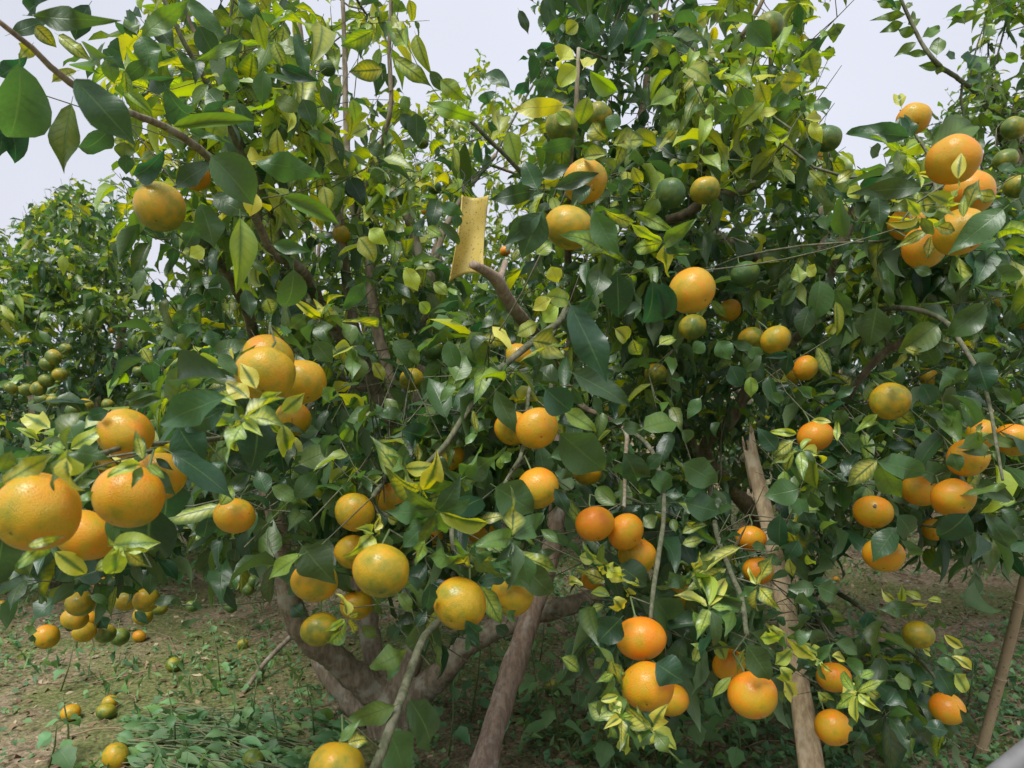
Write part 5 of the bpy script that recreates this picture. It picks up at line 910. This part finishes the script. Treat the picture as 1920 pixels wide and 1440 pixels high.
WL = [(1010,1370,.34,4,.085,'m','tall broad leaved weed right beside the reddish pole'),(1075,1330,.30,4,.08,'m','broad leaved weed around the green fallen mandarin'),(1130,1420,.28,3,.085,'d','weed under the stacked mandarin pair, left side'),
(1190,1390,.34,4,.085,'m','weed rising beneath the stacked mandarin pair'),(1260,1435,.26,3,.08,'d','low weed at the bottom edge below the striped leaves'),(1330,1400,.30,3,.10,'m','weed with large pointed leaves under the broad orange mandarin'),
(1390,1440,.24,3,.10,'m','weed with large pointed leaves left of the post foot'),(1345,1340,.30,3,.08,'d','weed behind the broad orange mandarin'),(945,1400,.30,3,.075,'d','weed with its leaves against the left side of the reddish pole'),
(880,1360,.34,4,.07,'d','dark weed between the trunk fork and the reddish pole'),(840,1420,.26,3,.08,'d','dark weed at the right of the trunk foot'),(1640,1390,.24,3,.07,'m','weed beneath the low branch right of the post'),
(1480,1300,.22,3,.07,'d','weed just left of the wooden post'),(1700,1350,.22,3,.07,'m','weed below the mandarin at the branch end'),(1810,1330,.22,3,.075,'m','weed just left of the bamboo cane'),(1890,1300,.24,3,.075,'m','weed right of the bamboo cane'),
(1600,1330,.2,3,.07,'m','weed behind the lowest right hand mandarin'),(415,1290,.30,3,.06,'m','upright weed alone left of the trunk fork'),(112,1290,.20,2,.07,'g','small bluish weed left of the fallen pair'),(455,1400,.26,4,.05,'m','thin weed at lower left centre'),
(590,1380,.22,3,.05,'m','thin weed left of the trunk foot'),(330,1420,.2,3,.06,'g','weed amid cut stalks at lower left'),(90,1445,.16,2,.10,'g','weed with one big blue green leaf at the bottom left'),(520,1420,.2,3,.05,'d','short weed at the bottom left of the trunk'),(130,1430,.22,3,.05,'m','leggy weed under the half orange fallen mandarin'),(640,1330,.25,3,.05,'d','weed behind the near twig, left of the trunk foot')]
WL += [(1050,1400,.30,4,.10,'m','leafy weed between the reddish pole and the weed beside it'),(1160,1350,.30,4,.09,'m','leafy weed behind the mottled leaves under the stacked pair'),(1230,1300,.26,4,.08,'m','weed far back behind the stacked mandarin pair'),
(1300,1440,.26,4,.11,'m','large leaved weed at the bottom edge left of the broad mandarin'),(1440,1400,.24,3,.09,'m','weed in front of the post foot, left side'),(1420,1340,.24,3,.08,'m','weed right under the broad orange mandarin'),(1010,1250,.26,4,.07,'m','weed at mid distance right of the reddish pole'),(1090,1230,.22,3,.07,'m','weed at mid distance left of the stacked pair'),
(970,1320,.26,4,.08,'m','weed peeping out right behind the reddish pole'),(1150,1450,.24,4,.10,'m','large leaved weed at the bottom edge under the stacked pair'),(760,1430,.2,3,.07,'m','small weed before the trunk foot'),(920,1300,.24,3,.07,'m','weed between the thick right limb and the reddish pole'),(1740,1420,.22,4,.08,'m','leafy weed at the bottom edge left of the cane foot'),(1590,1430,.22,4,.08,'m','leafy weed at the bottom edge right of the post foot'),(1680,1440,.22,4,.07,'m','leafy weed at the bottom edge midway between post and cane')]
for (x, y, h, k, ln, tn, lb) in WL: weed_plant(gp(x, min(y, 1600)), h, k, ln, tn, lb)

def ground_cover():
    # low green rosettes, thick at right and centre, thin on the bare soil
    n_ = 20000; d = R.uniform(1.6 ** 1.2, 9 ** 1.2, n_) ** (1 / 1.2); x = R.uniform(-1, 1, n_) * (d * .95 + .4); px = x / d * F + 960; py = 720 + CH / d * F
    nse = np.sin(x * 3.1 + d * 1.3) + np.sin(x * 1.3 - d * 2.9 + 2) + np.sin(x * 6.3 + d * 5.1) * .6
    dens = np.where(px > 1180, np.where(py > 1215, 1.0, .16), np.where(px > 780, .8, .36)) + nse * .13; dens = np.where((px > 1500) & (py < 1200), .10 + .05 * nse, dens)
    k = R.rand(n_) < dens; x, d, px, py = x[k], d[k], px[k], py[k]; m = 4; n2 = len(x) * m; cx = np.repeat(x, m); cy = np.repeat(d, m); az = R.uniform(0, 6.3, n2); r0 = R.uniform(0, .035, n2)
    ax = nrm(np.stack([np.cos(az), np.sin(az), R.uniform(-.1, .75, n2)], -1)); pos = np.stack([cx + np.cos(az) * r0, cy + np.sin(az) * r0, ground_z(cx, cy) + R.uniform(0, .05, n2)], -1)
    up = nrm(np.array((0, 0, 1.)) + R.normal(0, .35, (n2, 3))); bz = nrm(up - ax * np.sum(up * ax, -1, keepdims=True)); L = R.uniform(.010, .045, n2) * np.where(np.repeat(px, m) > 1100, 1.15, .8); 
    tn = tones_for(np.repeat(px, m), np.repeat(py, m), n2, lambda a, b: mixw(a, D=.15, d=.35, g=.1, m=.35, l=.05)); V_ = leaf_mesh(T_GND, pos, ax, bz, L, L * R.uniform(.4, .8, n2), tn, R.randint(0, 8, n2), M_WEED, 'ground_cover')
    tag(link('ground_cover', V_), 'low mixed green weeds covering the soil under the trees', 'ground cover', kind='stuff')
    # grass blades
    n3 = 5000; d = R.uniform(1.7, 6.5, n3); x = R.uniform(-1, 1, n3) * (d * .85); k = (np.sin(x * 4) + np.sin(d * 5 + x)) > -.2; x, d = x[k], d[k]; n3 = len(x)
    az = R.uniform(0, 6.3, n3); ax = nrm(np.stack([np.cos(az) * .5, np.sin(az) * .5, R.uniform(.2, 1.3, n3)], -1)); pos = np.stack([x, d, ground_z(x, d)], -1); rr = R.normal(0, 1, (n3, 3)); bz = nrm(rr - ax * np.sum(rr * ax, -1, keepdims=True)); L = R.uniform(.03, .12, n3)
    tn = tones_for(x, d, n3, lambda a, b: mixw(a, d=.3, m=.5, l=.2)); tag(link('grass', leaf_mesh(T_GND, pos, ax, bz, L, L * .05 + .001, tn, R.randint(0, 8, n3), M_WEED, 'grass')), 'thin grass blades scattered over the orchard floor', 'grass', kind='stuff')
ground_cover()
def litter_material():
    n = N('dead_leaf'); at = n.new('Attribute', attribute_name='tone'); sc = n.new('SeparateColor'); n.put(sc.inputs[0], at.outputs['Color'])
    c = n.ramp(sc.outputs[0], [(0, (.10, .06, .04)), (.35, (.18, .12, .07)), (.65, (.29, .215, .13)), (.85, (.43, .35, .23)), (1, (.20, .23, .13))]); return n.done(n.principled(c, .8, None, .25))
M_LIT = litter_material()
def litter():
    n_ = 17000; d = R.uniform(1.6 ** 1.2, 9 ** 1.2, n_) ** (1 / 1.2); x = R.uniform(-1, 1, n_) * (d * .95 + .4); az = R.uniform(0, 6.3, n_); ax = nrm(np.stack([np.cos(az), np.sin(az), R.normal(0, .12, n_)], -1))
    up = nrm(np.array((0, 0, 1.)) + R.normal(0, .28, (n_, 3))); bz = nrm(up - ax * np.sum(up * ax, -1, keepdims=True)); L = R.uniform(.015, .06, n_); tn = np.column_stack([R.beta(1.6, 1.8, n_), R.rand(n_, 2), R.rand(n_)])
    pos = np.stack([x, d, ground_z(x, d) + R.uniform(.001, .012, n_)], -1)
    tag(link('leaf_litter', leaf_mesh(T_GND, pos, ax, bz, L, L * R.uniform(.25, .6, n_), tn, R.randint(0, 8, n_), M_LIT, 'leaf_litter')), 'brown dead leaves and plant scraps lying on the soil', 'leaf litter', kind='stuff')
    tb = Tubes(); n = N('dry_straw'); mat = n.done(n.principled((.24, .18, .11), .8, None, .2))
    for i in range(750):
        dd = random.uniform(1.7, 7.5); xx = random.uniform(-1, 1) * dd * .8; 
        if xx / dd * F + 960 > 1450 or random.random() < .45:
            a = random.uniform(0, 3.1); l = random.uniform(.06, .38) * (1.3 if dd > 3 else .8); r = random.uniform(.0010, .003); pts = []
            for f in (0, .33, .66, 1): gx = xx + math.cos(a + f * .5) * l * f; gy = dd + math.sin(a + f * .5) * l * f; pts.append((gx, gy, ground_z(gx, gy) + .008 + .012 * math.sin(f * 3.1), r))
            tb.add(np.array(pts), 4)
    o = tb.obj('straw', mat, None, 'stuff'); tag(o, 'dry stalks and thin sticks strewn on the soil', 'straw')
litter()
def cut_stalks():                # bundle of cut green weeds, bottom left
    n = N('wilted_green'); tc = n.new('TexCoord'); mat = n.done(n.principled(n.mix(n.noise(8, 3, tc.outputs['Object']), (.10, .13, .06), (.20, .20, .11)), .7, None, .3)); tb = Tubes()
    for i in range(46):
        x0 = random.uniform(210, 360); y0 = random.uniform(1340, 1440); x1 = x0 + random.uniform(120, 330); y1 = y0 + random.uniform(-30, 70); a, b = gp(x0, y0), gp(x1, min(y1, 1500)); pts = []
        for f in np.linspace(0, 1, 6):
            p = a + (b - a) * f + np.array((0, .04 * math.sin(f * 3 + i), 0)); pts.append((p[0], p[1], ground_z(p[0], p[1]) + .012 + .03 * math.sin(f * 3.14) * random.random() + i * .0004, .0022 * random.uniform(.6, 1.3)))
        tb.add(np.array(pts), 5)
    o = tb.obj('cut_stalks', mat, None, 'stuff'); tag(o, 'swath of cut wilted weed stalks lying at the bottom left', 'cut weeds')
    k = 260; px = R.uniform(215, 640, k); py = R.uniform(1350, 1460, k); d = F * CH / (py - 720); x = d * (px - 960) / F; az = R.uniform(-.6, .4, k); ax = nrm(np.stack([np.cos(az), np.sin(az), R.normal(0, .15, k)], -1)); up = nrm(np.array((0, -.3, 1.)) + R.normal(0, .4, (k, 3))); bz = nrm(up - ax * np.sum(up * ax, -1, keepdims=True)); L = R.uniform(.05, .12, k)
    tn = tones_for(px, py, k, lambda a, b: mixw(a, g=.5, m=.3, l=.2)); c = link('wilted_leaves', leaf_mesh(T_MID, np.stack([x, d, ground_z(x, d) + R.uniform(.01, .05, k)], -1), ax, bz, L, L * .35, tn, R.randint(0, 12, k), M_WEED, 'wilted_leaves')); tag(c, 'limp wilted leaves among the cut stalks at the bottom left', 'wilted leaves', kind='stuff')
    rows = spline(np.array([(*gp(455, 1300), .009), (*(gp(500, 1260) + (0, 0, .05)), .011), (*(gp(560, 1218) + (0, 0, .10)), .013)]), .03); v, q = tube_arrays(rows, 8, .1, True); tag(link('fallen_stick', mesh_np('fallen_stick', v, q, M_BARK)), 'brown stick lying against the left limb of the trunk', 'stick')
cut_stalks()
